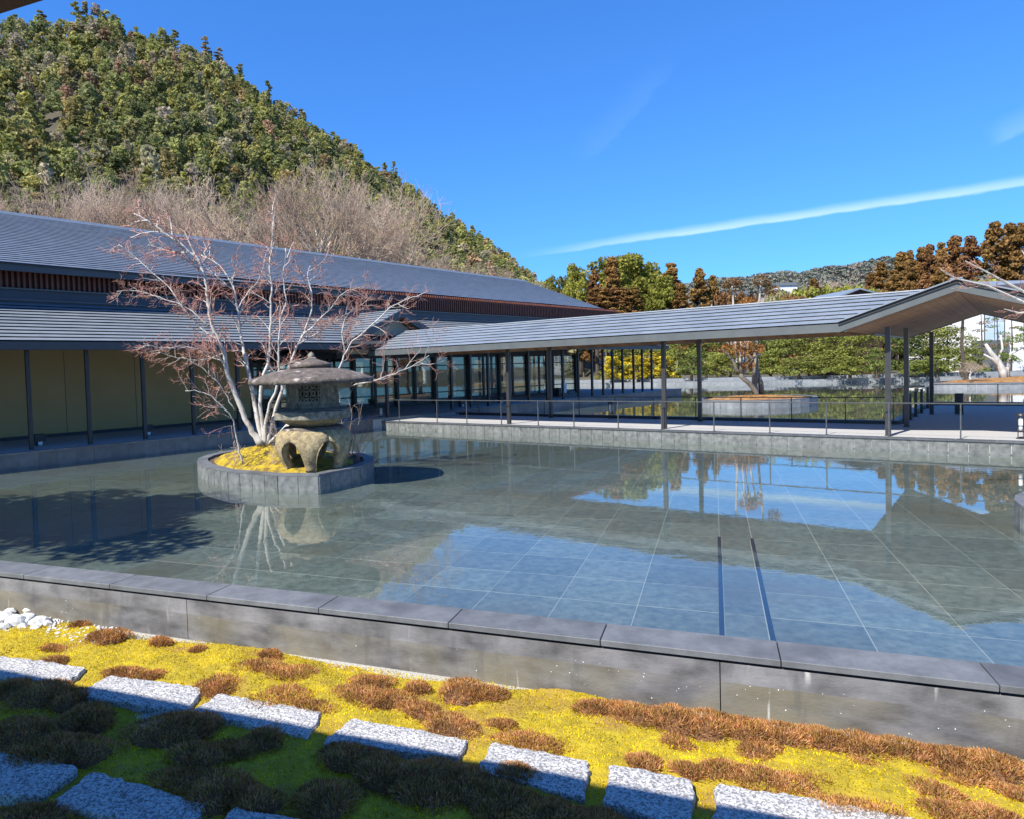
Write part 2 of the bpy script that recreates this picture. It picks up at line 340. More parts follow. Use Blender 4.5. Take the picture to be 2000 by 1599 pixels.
def concrete_mat():
    """board-marked concrete: vertical formwork streaks, a pour line, pale efflorescence runs, brown stains low down"""
    m = mk('board_marked_concrete', (.055, .053, .054), (.18, .175, .175), 3.6, .8, .002, 30, detail=8, stretch=(1, 1, 2.2))
    nt = m.node_tree; N = nt.nodes; L = nt.links; b = N['Principled BSDF']; col = b.inputs['Base Color'].links[0].from_socket
    tc = N.new('ShaderNodeTexCoord')
    def noise(scale, st, det=4):
        mp = N.new('ShaderNodeMapping'); mp.inputs['Scale'].default_value = st; L.new(tc.outputs['Object'], mp.inputs[0])
        n = N.new('ShaderNodeTexNoise'); n.inputs['Scale'].default_value = scale; n.inputs['Detail'].default_value = det; L.new(mp.outputs[0], n.inputs['Vector']); return n.outputs['Fac']
    def rng(s, a, c):
        r = N.new('ShaderNodeMapRange'); r.inputs[1].default_value = a; r.inputs[2].default_value = c; L.new(s, r.inputs[0]); return r.outputs[0]
    def mul(a, c):
        n = N.new('ShaderNodeMath'); n.operation = 'MULTIPLY'
        for i, v in enumerate((a, c)):
            if hasattr(v, 'name'): L.new(v, n.inputs[i])
            else: n.inputs[i].default_value = v
        return n.outputs[0]
    def over(col, fac, c):
        mx = N.new('ShaderNodeMix'); mx.data_type = 'RGBA'; L.new(fac, mx.inputs[0]); L.new(col, mx.inputs[6]); mx.inputs[7].default_value = (*c, 1); return mx.outputs[2]
    sp = N.new('ShaderNodeSeparateXYZ'); L.new(tc.outputs['Object'], sp.inputs[0]); z = sp.outputs['Z']
    low = rng(z, .012, .004); 
    col = over(col, mul(low, mul(rng(noise(1.1, (1, 1, 1)), .42, .62), .6)), (.19, .165, .10))
    top = rng(z, .004, .012)
    col = over(col, mul(top, mul(rng(noise(2.0, (1, 1, .5)), .45, .7), .65)), (.27, .265, .27))
    col = over(col, mul(rng(noise(14, (1, 1, .12), 2), .66, .74), mul(rng(noise(1.3, (1, 1, 1)), .5, .62), .8)), (.5, .5, .48))
    col = over(col, mul(rng(noise(8, (1, 1, .25)), .56, .72), .55), (.07, .068, .066))
    col = over(col, mul(rng(noise(5, (1, 1, 3)), .60, .75), .5), (.09, .085, .08))
    L.new(col, b.inputs['Base Color'])
    return m
M_conc = concrete_mat()
def granite_mat():
    m = bpy.data.materials.new('pitched_granite'); m.use_nodes = True; nt = m.node_tree; N = nt.nodes; L = nt.links; b = N['Principled BSDF']; b.inputs['Roughness'].default_value = .85
    g = N.new('ShaderNodeNewGeometry')
    n1 = N.new('ShaderNodeTexNoise'); n1.inputs['Scale'].default_value = 62; n1.inputs['Detail'].default_value = 3; n1.inputs['Roughness'].default_value = .6; n1.inputs['Distortion'].default_value = .6; L.new(g.outputs['Position'], n1.inputs['Vector'])
    cr = N.new('ShaderNodeValToRGB'); e = cr.color_ramp.elements; e[0].position = .42; e[0].color = (.16, .145, .13, 1); e[1].position = .55; e[1].color = (.47, .43, .375, 1)
    L.new(n1.outputs['Fac'], cr.inputs[0])
    n2 = N.new('ShaderNodeTexNoise'); n2.inputs['Scale'].default_value = 160; L.new(g.outputs['Position'], n2.inputs['Vector'])
    mx = N.new('ShaderNodeMix'); mx.data_type = 'RGBA'; mx.blend_type = 'OVERLAY'; mx.inputs[0].default_value = .5; L.new(cr.outputs[0], mx.inputs[6]); L.new(n2.outputs['Color'], mx.inputs[7])
    hs = N.new('ShaderNodeHueSaturation'); hs.inputs['Saturation'].default_value = .25; L.new(mx.outputs[2], hs.inputs['Color']); L.new(hs.outputs[0], b.inputs['Base Color'])
    bp = N.new('ShaderNodeBump'); bp.inputs['Distance'].default_value = .006; L.new(n1.outputs['Fac'], bp.inputs['Height']); L.new(bp.outputs[0], b.inputs['Normal'])
    return m
M_granite = granite_mat()
M_lstone = mk('weathered_lantern_stone', (.085, .078, .06), (.29, .27, .21), 11, .9, .014, 30, detail=10, nrough=.7, contrast=(.36, .66), c3=(.10, .094, .078), c3s=5, c3r=(.54, .70))
M_lroof = mk('dark_lantern_roof_stone', (.05, .04, .033), (.16, .13, .108), 9, .9, .014, 34, detail=10, nrough=.7, contrast=(.36, .66), c3=(.36, .32, .30), c3s=4.5, c3r=(.60, .68))
M_lleg = mk('buff_lantern_stone', (.16, .12, .06), (.42, .34, .19), 13, .9, .012, 36, detail=10, nrough=.7, contrast=(.36, .66), c3=(.16, .13, .085), c3s=6, c3r=(.55, .72))
M_blackhole = mk('lantern_inner_shade', (.012, .012, .012), None, 3, .95)

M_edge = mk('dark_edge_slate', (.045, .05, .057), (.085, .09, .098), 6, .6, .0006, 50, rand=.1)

# ---------------------------------------------------------------- surveyed positions (metres)
STONES=[[[-3.897,6.004],[-2.971,5.693],[-2.998,5.409],[-3.708,5.57]],[[-2.719,5.528],[-1.858,5.25],[-1.853,4.886],[-2.842,5.189]],[[-1.711,5.147],[-0.871,4.809],[-0.922,4.468],[-1.844,4.87]],[[-0.657,4.708],[0.142,4.374],[0.051,4.177],[-0.82,4.417]],[[0.281,4.347],[0.848,4.093],[0.735,3.731],[0.153,4.039]],[[0.957,4.06],[1.388,3.88],[1.226,3.455],[0.83,3.695]],[[1.499,3.844],[2.409,3.488],[2.307,3.225],[1.321,3.419]],[[-3.049,4.44],[-2.26,4.18],[-2.322,3.89],[-2.761,3.912]],[[-2.154,4.126],[-1.343,3.762],[-1.371,3.524],[-2.243,3.802]],[[-1.193,3.732],[-0.644,3.551],[-0.652,3.285],[-1.257,3.46]]]
CLUMPS=[[-3.155,6.402,0.189,1],[-2.592,6.247,0.106,1],[-2.171,6.036,0.07,1],[-1.501,5.872,0.107,1],[-3.582,6.739,0.095,1],[-3.556,6.169,0.125,0],[-3.356,5.872,0.128,0],[-2.643,5.604,0.147,0],[-2.37,5.551,0.103,0],[-1.719,5.322,0.195,0],[-1.553,5.599,0.222,0],[-1.259,5.458,0.207,0],[-1.798,5.257,0.161,0],[-1.232,5.065,0.238,0],[-0.96,4.901,0.167,0],[-0.655,5.059,0.221,0],[-0.442,4.997,0.188,0],[-0.583,5.301,0.152,0],[-0.223,5.176,0.109,0],[0.122,5.071,0.208,1],[0.307,5.012,0.142,1],[0.017,4.574,0.199,0],[-0.195,4.831,0.145,0],[0.378,4.579,0.102,0],[0.471,4.359,0.179,0],[0.658,4.304,0.166,0],[1.034,4.744,0.158,1],[1.255,4.646,0.205,1],[1.488,4.562,0.201,1],[1.721,4.501,0.198,1],[1.921,4.42,0.187,1],[2.131,4.341,0.19,1],[2.345,4.258,0.18,1],[2.55,4.175,0.176,1],[2.768,4.103,0.178,1],[2.964,4.015,0.174,1],[3.161,3.94,0.17,1],[1.435,4.308,0.102,0],[1.16,4.089,0.115,0],[1.401,4.014,0.083,0],[1.921,4.205,0.129,0],[1.611,3.99,0.135,0],[1.757,3.884,0.157,0],[1.923,3.808,0.14,0],[2.099,3.867,0.119,0],[2.442,4.024,0.076,0],[2.064,3.606,0.158,0],[2.247,3.552,0.161,0],[2.649,3.721,0.141,0],[2.89,3.855,0.139,0],[3.075,3.694,0.096,0],[2.773,3.472,0.139,1],[2.578,3.528,0.128,1],[-3.402,5.339,0.167,1],[-3.077,5.19,0.242,1],[-2.57,4.84,0.195,1],[-2.884,4.607,0.25,1],[-2.455,4.386,0.254,1],[-2.671,4.361,0.203,1],[-1.872,4.627,0.248,1],[-1.714,4.671,0.179,1],[-1.211,4.477,0.143,1],[-1.532,4.283,0.203,1],[-1.358,4.347,0.133,1],[-0.685,3.803,0.19,1],[-1.597,4.024,0.17,1],[-1.315,3.895,0.223,1],[-1.118,3.818,0.175,1],[-0.627,4.25,0.161,1],[-0.39,4.068,0.184,1],[-0.144,3.987,0.216,1],[0.091,3.878,0.204,1],[0.313,3.758,0.174,1],[-0.113,3.828,0.173,1],[0.217,3.621,0.136,1],[0.538,3.584,0.187,1],[0.764,3.51,0.157,1],[-2.276,3.685,0.2,1],[-2.49,4.788,0.141,1],[1.018,3.431,0.102,1],[0.397,3.997,0.125,1],[-2.848,5.124,0.179,1]]
ROCKS=[[-4.479,6.993,0.088],[-4.289,6.868,0.097],[-4.211,6.926,0.087],[-4.027,6.84,0.086],[-4.546,7.205,0.057],[-4.343,7.224,0.068],[-4.328,6.766,0.053],[-4.145,6.755,0.048],[-3.945,6.821,0.048],[-4.621,6.987,0.11],[-3.993,6.692,0.042]]
ISLAND=[[-5.004,14.363],[-4.684,13.666],[-4.439,13.32],[-3.865,12.654],[-2.809,12.0],[-2.082,11.85],[-1.48,12.731],[-1.29,13.331],[-1.368,14.061],[-1.638,14.738],[-2.015,15.307],[-2.537,15.746],[-3.597,16.351],[-4.347,16.45],[-4.774,16.246],[-5.002,15.898],[-5.14,15.355],[-5.125,14.813]]
STEMS=[[[[-3.635,14.2,0.585],[-3.882,14.169,0.995],[-4.033,14.137,1.419],[-4.164,14.106,1.788],[-4.245,14.075,2.102],[-4.283,14.044,2.464],[-4.365,14.012,2.723],[-4.467,13.981,2.98],[-4.515,13.95,3.285],[-4.518,13.919,3.689],[-4.528,13.887,3.938],[-4.641,13.856,4.34],[-4.836,13.825,4.492],[-5.037,13.794,4.693],[-5.251,13.762,4.813],[-5.548,13.731,5.074],[-5.808,13.7,5.214]],0.0922],[[[-3.603,14.2,0.584],[-3.694,14.25,0.982],[-3.764,14.3,1.403],[-3.827,14.35,1.719],[-3.883,14.4,1.984],[-3.919,14.45,2.197],[-3.986,14.5,2.466],[-4.08,14.55,2.832],[-4.114,14.6,3.39],[-4.196,14.65,3.814],[-4.309,14.7,4.037],[-4.547,14.75,4.372],[-4.911,14.8,4.574]],0.0776],[[[-3.572,14.2,0.583],[-3.608,14.215,1.087],[-3.641,14.231,1.402],[-3.607,14.246,1.82],[-3.481,14.262,2.172],[-3.411,14.277,2.443],[-3.388,14.292,2.861],[-3.36,14.308,3.384],[-3.326,14.323,3.802],[-3.369,14.338,4.118],[-3.34,14.354,4.432],[-3.289,14.369,4.745],[-3.259,14.385,5.059],[-3.267,14.4,5.468]],0.063],[[[-3.551,14.2,0.583],[-3.549,14.175,0.984],[-3.422,14.15,1.4],[-3.247,14.125,1.728],[-3.195,14.1,2.122],[-3.198,14.075,2.431],[-3.147,14.05,2.79],[-3.096,14.025,3.146],[-2.966,14.0,3.446],[-2.99,13.975,3.75],[-3.013,13.95,4.052],[-2.917,13.925,4.299],[-2.934,13.9,4.497]],0.0534],[[[-3.53,14.2,0.582],[-3.411,14.27,1.077],[-3.238,14.34,1.596],[-3.168,14.41,1.909],[-3.089,14.48,2.13],[-2.893,14.55,2.604],[-2.782,14.62,2.806],[-2.595,14.69,3.266],[-2.582,14.76,3.659],[-2.708,14.83,4.102],[-2.627,14.9,4.282]],0.063],[[[-3.519,14.2,0.582],[-3.102,14.183,0.969],[-2.666,14.167,1.375],[-2.287,14.15,1.677],[-2.141,14.133,1.881],[-1.986,14.117,2.084],[-1.838,14.1,2.39],[-1.725,14.083,2.593],[-1.49,14.067,2.77],[-1.191,14.05,3.007],[-0.924,14.033,3.254],[-0.609,14.017,3.417],[-0.32,14.0,3.467]],0.0485],[[[-3.519,14.2,0.582],[-2.985,14.133,1.022],[-2.44,14.067,1.373],[-2.058,14.0,1.623],[-1.685,13.933,1.747],[-1.267,13.867,1.807],[-0.953,13.8,1.9],[-0.642,13.733,2.022],[-0.384,13.667,2.115],[-0.147,13.6,2.276]],0.0388],[[[-3.687,13.0,0.359],[-3.742,12.957,0.607],[-3.795,12.914,1.082],[-3.831,12.871,1.286],[-3.973,12.829,1.435],[-4.14,12.786,1.631],[-4.402,12.743,1.754],[-4.602,12.7,1.752]],0.031],[[[-4.283,14.2,2.103],[-4.352,14.02,2.363],[-4.594,13.84,2.52],[-4.931,13.66,2.615],[-5.264,13.48,2.56],[-5.579,13.3,2.662]],0.0291],[[[-4.61,14.2,2.998],[-4.867,14.14,3.312],[-5.249,14.08,3.524],[-5.631,14.02,3.653],[-5.99,13.96,3.759],[-6.31,13.9,3.742]],0.0291],[[[-4.423,14.2,2.732],[-4.712,14.243,2.899],[-4.976,14.286,3.171],[-5.237,14.329,3.548],[-5.448,14.371,3.872],[-5.768,14.414,4.149],[-6.169,14.457,4.535],[-6.494,14.5,4.783]],0.034],[[[-2.702,14.2,2.783],[-2.403,14.22,3.056],[-2.137,14.24,3.288],[-1.953,14.26,3.544],[-1.658,14.28,3.693],[-1.397,14.3,3.74]],0.0291],[[[-2.824,14.2,2.589],[-2.484,14.325,2.783],[-2.018,14.45,3.092],[-1.599,14.575,3.354],[-1.392,14.7,3.519]],0.0252],[[[-1.851,14.2,2.393],[-1.917,14.233,2.709],[-1.889,14.267,3.022],[-1.673,14.3,3.331]],0.0252],[[[-4.33,14.2,2.469],[-4.532,14.1,2.37],[-4.81,14.0,2.325],[-5.13,13.9,2.385],[-5.493,13.8,2.516]],0.0243],[[[-4.159,14.2,1.315],[-4.311,14.125,1.636],[-4.482,14.05,1.955],[-4.705,13.975,2.168],[-4.928,13.9,2.328]],0.0252],[[[-4.001,14.2,3.352],[-3.867,14.325,3.662],[-3.626,14.45,3.931],[-3.538,14.575,4.262],[-3.502,14.7,4.599]],0.0252],[[[-4.19,14.2,3.814],[-4.395,14.22,4.029],[-4.652,14.24,4.247],[-4.962,14.26,4.466],[-5.381,14.28,4.586],[-5.799,14.3,4.726]],0.0252]]
HILL=[[-0.7345,0.3749],[-0.6617,0.4178],[-0.6011,0.4286],[-0.5402,0.4386],[-0.4741,0.4552],[-0.4329,0.4759],[-0.4093,0.4711],[-0.3855,0.4593],[-0.3229,0.4492],[-0.2843,0.433],[-0.2452,0.4054],[-0.2085,0.3798],[-0.1572,0.3501],[-0.1087,0.3138],[-0.0593,0.2828],[-0.0097,0.2436],[0.0402,0.208],[0.083,0.1773],[0.1183,0.1446],[0.1534,0.1126],[0.1883,0.0822]]
FARHILL=[[0.319,0.1031],[0.3836,0.1101],[0.4085,0.1081],[0.433,0.1114],[0.4686,0.1115],[0.4801,0.1092],[0.5029,0.1134],[0.5306,0.112],[0.5574,0.1178],[0.5782,0.1186],[0.5985,0.112],[0.656,0.0984],[0.7213,0.0853],[0.8158,0.0665],[0.9086,0.0488]]
TREES=[[26.6,101.58,17.63,6.7,"camphor"],[20.22,97.93,14.85,3.38,"camphor"],[18.84,106.34,15.52,2.84,"camphor"],[31.64,107.44,17.47,4.62,"camphor"],[23.65,93.04,14.7,2.52,"cedar"],[20.47,89.69,12.65,2.07,"cedar"],[32.03,94.73,13.88,3.0,"cedar"],[28.29,87.54,11.48,3.11,"camphor"],[34.66,91.67,12.68,2.28,"cedar"],[36.96,92.92,11.91,1.88,"cedar"],[29.9,84.89,10.16,2.03,"cedar"],[23.94,84.68,10.32,2.31,"camphor"],[59.26,92.68,12.88,2.48,"cedar"],[62.17,93.16,14.22,2.52,"cedar"],[59.63,87.64,13.53,1.75,"cedar"],[64.01,91.9,14.49,2.18,"cedar"],[60.65,85.71,13.93,1.97,"cedar"],[63.36,87.46,14.34,2.03,"cedar"],[62.09,83.43,14.46,2.57,"cedar"],[60.88,79.33,13.68,2.48,"cedar"],[61.24,76.51,14.65,2.79,"cedar"],[67.36,81.84,15.43,2.23,"cedar"],[62.99,75.07,14.2,2.57,"cedar"],[65.72,75.37,13.95,3.0,"cedar"],[67.54,73.75,13.31,3.0,"cedar"],[72.29,74.76,13.63,3.12,"cedar"],[52.67,80.26,10.37,2.16,"cedar"],[53.86,74.59,9.83,2.07,"cedar"],[55.01,88.26,11.07,1.56,"cedar"]]
POLES=[[13.402,31.5,5.488],[14.835,31.8,5.62],[13.716,31.2,4.372],[14.014,31.4,4.564],[14.357,31.5,4.425]]
BARE=[[-41.13,62.72,19.78],[-39.99,66.97,21.59],[-33.57,61.43,19.65],[-33.21,66.13,21.86],[-28.19,61.88,19.83],[-28.71,70.37,22.68],[-23.81,65.83,20.07],[-24.48,76.16,23.36],[-19.76,69.23,20.6],[-18.87,75.68,21.97],[-15.02,68.37,20.97],[-11.42,65.01,20.65],[-9.65,69.33,22.06],[-8.37,75.54,22.16],[-6.31,79.75,20.91],[-3.73,73.91,18.39],[-1.43,79.99,19.08],[0.92,83.99,19.25],[3.18,79.94,17.48],[5.89,85.8,17.61],[8.45,83.57,15.91],[11.28,89.29,15.5],[13.35,91.03,15.17],[15.42,94.75,15.8]]
GPINES=[[14.93,56.05,3.01,1.92,"pine"],[17.3,57.45,3.7,1.99,"pine"],[18.7,53.84,3.68,1.89,"pine"],[21.62,55.97,3.7,1.77,"pine"],[22.5,53.46,3.93,1.71,"pine"],[24.95,50.13,3.11,1.85,"pine"],[27.34,51.15,3.64,1.92,"pine"],[27.78,48.63,3.12,1.85,"pine"],[28.57,47.0,3.08,1.82,"pine"],[27.76,43.97,1.59,0.76,"bush"],[30.18,44.78,2.68,1.59,"pine"],[31.64,44.99,2.81,1.62,"pine"],[33.1,45.17,2.94,1.85,"pine"],[31.33,41.51,1.72,1.15,"bush"],[30.4,39.7,1.11,0.74,"bare"],[13.64,54.31,1.87,0.82,"yellow"],[15.02,54.99,1.63,0.84,"yellow"],[15.5,53.81,1.88,0.82,"yellow"],[16.88,54.44,1.97,1.05,"yellow"],[17.47,53.21,1.73,0.82,"yellow"],[23.76,49.6,1.48,1.21,"dark"],[20.89,51.96,1.99,1.24,"bush"],[18.86,51.66,1.66,1.21,"bush"],[24.89,47.92,1.42,1.19,"bush"],[26.25,47.19,1.19,1.19,"bush"],[27.03,45.59,1.31,0.97,"bush"],[29.74,41.43,1.01,0.94,"bush"],[28.92,42.01,0.89,0.94,"bush"]]
MIDTREES=[[31.76,73.42,8.6,1.77,"brown"],[34.53,76.58,8.59,1.54,"brown"],[35.5,73.92,8.76,1.51,"green"],[38.36,75.85,8.4,1.56,"brown"],[42.24,79.47,9.54,1.99,"bamboo"],[43.05,76.75,9.08,1.94,"bamboo"],[45.53,77.63,9.44,1.99,"bamboo"],[45.94,75.06,8.9,1.94,"bamboo"],[57.23,105.47,13.31,1.77,"cedar"],[61.46,108.85,14.02,1.84,"bare"],[65.78,112.13,14.73,1.72,"bare"],[31.91,77.7,9.08,1.54,"brown"],[36.73,71.07,7.67,1.77,"brown"],[58.01,116.34,13.43,2.39,"green"],[38.8,65.35,6.78,1.4,"brown"],[36.98,66.4,6.94,1.68,"brown"],[51.69,66.22,8.4,1.85,"bamboo"],[64.65,124.18,14.61,2.06,"bare"]]
UROOF=[[6.43,19.5,5.03],[19.22,19.09,5.0],[39.15,18.65,5.02],[41.83,26.62,7.92],[26.18,27.26,8.0],[20.0,27.74,8.12],[9.33,28.04,8.13]]
COPING = [19.73 - 1.183 * i for i in range(28)]

# ================================================================ SETTING
def sheet(name, pts, z, mat, kind='structure', fr=W):
    mb = MB(); mb.poly([(p[0], p[1], z) for p in pts]); return single(name, mb, mat, None, None, fr, (0, 0, 0), None, kind)
FARW = [(a * 1.15, b * 1.15) for a, b in [(50.9, 31), (51.2, 22), (52.2, 14), (54.2, 7.8), (55.7, 3.8), (57.4, -2), (60, -14)]]
# --- ground: one sheet to the horizon, lowered under the ponds and the garden
sheet('ground', [(-4000, -4000), (4000, -4000), (4000, 4000), (-4000, 4000)], -.62, M_ground)
# raised land beyond the pond
mb = MB()
bk = [AB.w((a + 1.5, b)) for a, b in FARW]
mb.prism([(q.x, q.y) for q in bk] + [(90, 5), (400, 40), (400, 500), (-60, 500), (-60, 75)], -.6, .42)
single('far_bank', mb, M_ground, kind='structure')

# --- pool floor: grid of slates in the garden-wall frame, pieces shown largest are single objects
TS = .666
def pool_floor():
    t = Thing('pool_floor', None, None, DC, (5.43, 0, -.075), None, 'structure')
    mb = MB(); mb.poly([(5.40, -14, -.0685), (19.5, -14, -.0685), (24, 3, -.0685), (24, 24, -.0685), (5.40, 24, -.0685)]); t.part('grout_bed', mb, M_grout)
    cells = []
    for i in range(29):
        for j in range(-14, 26):
            d0 = 5.43 + i * TS; c0 = -.02 + (j - 1) * TS
            if j <= 0: c0 -= .35 - .0
            cells.append((i, j, d0, c0))
    cells2 = []
    for (i, j, d0, c0) in cells:
        w = DC.w((d0 + TS / 2, c0 + TS / 2)); a, b = to_frame(AB, w.x, w.y); u, v = to_frame(UV, w.x, w.y)
        if a > 17.9 and b < 19: continue
        if v > .2: continue
        px = w.y * .70 + 2.5
        if w.x < -w.y * .72 - 2 or w.x > w.y * .92 + 2.5: continue
        cells2.append((w.length, d0, c0))
    cells2.sort()
    me = MB(); g = .0045; g2 = .0085; me.box(g2, g, -.03, TS - g2, TS - g, 0); me = me.mesh('floor_tile', M_tile)
    rest = MB()
    for k, (r, d0, c0) in enumerate(cells2):
        dz = (NR.rand() - .5) * .0016
        if k < 290: t.rep('floor_tile', me, (d0, c0, -.066 + dz))
        else: rest.box(d0 + g2, c0 + g, -.10, d0 + TS - g2, c0 + TS - g, -.066 + dz)
    t.part('floor_tile', rest, M_tile, kind='stuff')
    # narrow slates and the two slot channels beside them
    dm = MB()
    for c in (-.02, -.37):
        for q in range(5):
            dm.box(5.46 + q * .66, c - .017 + 0, -.067, 5.46 + q * .66 + .655, c + .017, -.0555)
    t.part('slot_channel', dm, M_frame)
    for q in range(24):
        e_ = .025 if q < 5 else .004; nm = MB(); nm.box(5.43 + q * TS + .005, -.37 + e_, -.10, 5.43 + (q + 1) * TS - .005, -.02 - e_, -.0662); 
        o = t.part('floor_tile', nm, M_tile)
pool_floor()
# far pond bed
mb = MB(); mb.poly([(21.4, 36, -.10), (21.4, -36, -.10), (72, -36, -.10), (72, 36, -.10)])
single('pond_floor', mb, mk('dark_pond_bed', (.035, .04, .03), (.06, .065, .045), .7, .9), None, None, AB, (0, 0, 0), None, 'structure')
# water sheet
mb = MB(); p = [DC.w((5.40, 26)), DC.w((5.40, -14))]
wp = [(p[1].x, p[1].y, 0), (80, 8, 0), (80, 40, 0), (10, 74, 0), (-2, 40, 0), (-40, 20, 0), (p[0].x, p[0].y, 0)]
ar = sum(wp[i][0] * wp[(i + 1) % 7][1] - wp[(i + 1) % 7][0] * wp[i][1] for i in range(7))
mb.poly(wp if ar > 0 else wp[::-1])
single('water', mb, M_water, kind='structure')

# --- garden wall with coping
t = Thing('garden_wall', 'board-marked grey concrete retaining wall with slate coping between moss garden and pool', 'wall', DC, (5.0, 0, -.2))
mb = MB()
for c0, c1 in [(-14, -4.607), (-4.60, -.007), (0, 4.593), (4.6, 9.193), (9.2, 13.8), (13.807, 24)]: mb.box(5.06, c0, -.62, 5.30, c1, -.062)
t.part('concrete_wall', mb, M_conc)
mb = MB(); mb.box(5.30, -14, -.62, 5.43, 24, -.02); t.part('pool_edge', mb, M_frame)
cj = [DC_c for DC_c in []]
L1 = MB(); 
jc = COPING
for i in range(len(jc) - 1):
    c1, c0 = jc[i], jc[i + 1]
    m1 = MB(); m1.bbox(5.05, c0 + .004, -.036, 5.40, c1 - .004, .006, .003)
    t.part('coping_stone', m1, M_cope)
# bug holes and pale flecks on the wall
mb = MB()
for k in range(70):
    c = NR.uniform(-3, 1.2) if k < 45 else NR.uniform(-3, 9); z = NR.uniform(-.38, -.16) - (.0 if k < 45 else 0); s = NR.uniform(.001, .0034)
    mb.box(5.0575, c - s, z - s, 5.061, c + s, z + s * NR.uniform(.5, 1.2))
t.part('pale_fleck', mb, M_white, kind='stuff')

# --- helper: tiled curb face, pieces as parts
def curb(t, fr_pts, z0, z1, module, mat=M_face, thick=.03, joint=.011, mort=True, cap=None, capmat=None, maxn=300, share=True, count=[0]):
    """vertical facing of slates along a polyline in the thing's frame (outward side on the right of travel)"""
    back = MB()
    meshes = {}
    for (x0, y0), (x1, y1) in zip(fr_pts[:-1], fr_pts[1:]):
        dx, dy = x1 - x0, y1 - y0; Ls = math.hypot(dx, dy); ux, uy = dx / Ls, dy / Ls; nx, ny = uy, -ux
        back.prism([(x0 - nx * .0012, y0 - ny * .0012), (x1 - nx * .0012, y1 - ny * .0012), (x1 - nx * .06, y1 - ny * .06), (x0 - nx * .06, y0 - ny * .06)], z0 - .1, z1 - .002)
        n = max(1, round(Ls / module)); w = Ls / n
        key = round(w, 3)
        if key not in meshes:
            m = MB(); m.box(joint / 2, -.02, 0, w - joint / 2, 0, z1 - z0 - joint / 2); 
            m.v = [(a, b + (-0), c) for a, b, c in m.v]
            meshes[key] = m.mesh('facing_slate', mat)
        ang = math.atan2(dy, dx)
        for i in range(n):
            px, py = x0 + ux * w * i, y0 + uy * w * i
            # local y of the slate points to the left of travel; shift so it sits outside the mortar
            o = t.rep('facing_slate', meshes[key], (px + nx * .0005, py + ny * .0005, z0), None, ang)
            o.scale = (1, -1, 1) if False else (1, 1, 1)
    if z0 < 0 < z1:      # dark wet line where the water laps
        st = MB()
        for (x0, y0), (x1, y1) in zip(fr_pts[:-1], fr_pts[1:]):
            dx, dy = x1 - x0, y1 - y0; Ls = math.hypot(dx, dy); nx, ny = dy / Ls, -dx / Ls
            st.prism([(x0 + nx * .0035, y0 + ny * .0035), (x1 + nx * .0035, y1 + ny * .0035), (x1 - nx * .02, y1 - ny * .02), (x0 - nx * .02, y0 - ny * .02)], -.03, .014)
        t.part('wet_line', st, M_skirt)
    t.part('mortar_bed', back, M_mortar if mort else M_under)

# --- covered walkway deck (frame AB)
DZ = .27
t = Thing('walkway_deck', None, None, AB, (19, 8, 0), None, 'structure')
mb = MB()
mb.box(17.56, -12, -.1, 21.15, 18.2, DZ); t.part('paving_slab', mb, M_deck)
mb = MB(); mb.box(21.15, -12, -.1, 29.2, 2.55, DZ - .004); t.part('paving_slab', mb, M_deck)
# outward is -A: travel along -B ... right of travel
curb(t, [(17.53, 18.2), (17.53, -9.2)][::1], -.07, DZ - .03, .333)
mb = MB()
nb_ = 42
for i in range(42):
    b1 = 18.2 - i * .66
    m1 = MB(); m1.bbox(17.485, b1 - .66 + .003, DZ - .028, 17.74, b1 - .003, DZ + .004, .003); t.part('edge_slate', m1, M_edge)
mb = MB(); mb.box(20.98, 2.55, -.1, 21.18, 16.6, DZ + .09); mb.box(21.02, 2.40, -.1, 29.2, 2.60, DZ + .09); mb.box(29.0, -12, -.1, 29.25, 2.6, DZ + .10); t.part('black_kerb', mb, M_railb)
curb(t, [(21.2, 16.6), (21.2, 2.62)][::-1], -.07, DZ - .01, .666)

# posts (frame AB)
posts = []
def post(a, b, zt, fr, label, group, z0=DZ, w=.05):
    mb = MB(); mb.bbox(a - w, b - w, z0, a + w, b + w, zt, .002); mb.box(a - w - .012, b - w - .012, z0, a + w + .012, b + w + .012, z0 + .012)
    return single('roof_post', mb, M_post, label, 'post', fr, (a, b, z0), group)
GP = 'dark steel posts carrying the covered walkway roof'
for i, (b, nm) in enumerate([(2.24, 'gabled end, beside the reflecting pool'), (7.25, 'middle of the walkway, pool side'), (12.2, 'left half of the walkway, pool side'), (17.45, 'far left end of the walkway where the pool curb turns')]):
    post(17.93, b, 2.62, AB, 'slim dark post at the ' + nm, GP)
for i, (a, b, nm) in enumerate([(20.35, 2.16, 'second of three at the gabled end, behind the corner post'), (20.55, 7.24, 'far side of the walkway in front of the twin-trunk island'), (20.6, 12.3, 'far side of the walkway in front of the long glass corridor'), (20.5, 17.3, 'far side of the walkway against the building'), (24.9, 2.03, 'third of three at the gabled end, farthest from the pool')]):
    post(a, b, 2.66, AB, 'slim black steel post, ' + nm, GP)
for a, b in ((17.93, -2.2), (20.35, -2.2), (24.9, -2.2)):
    pass

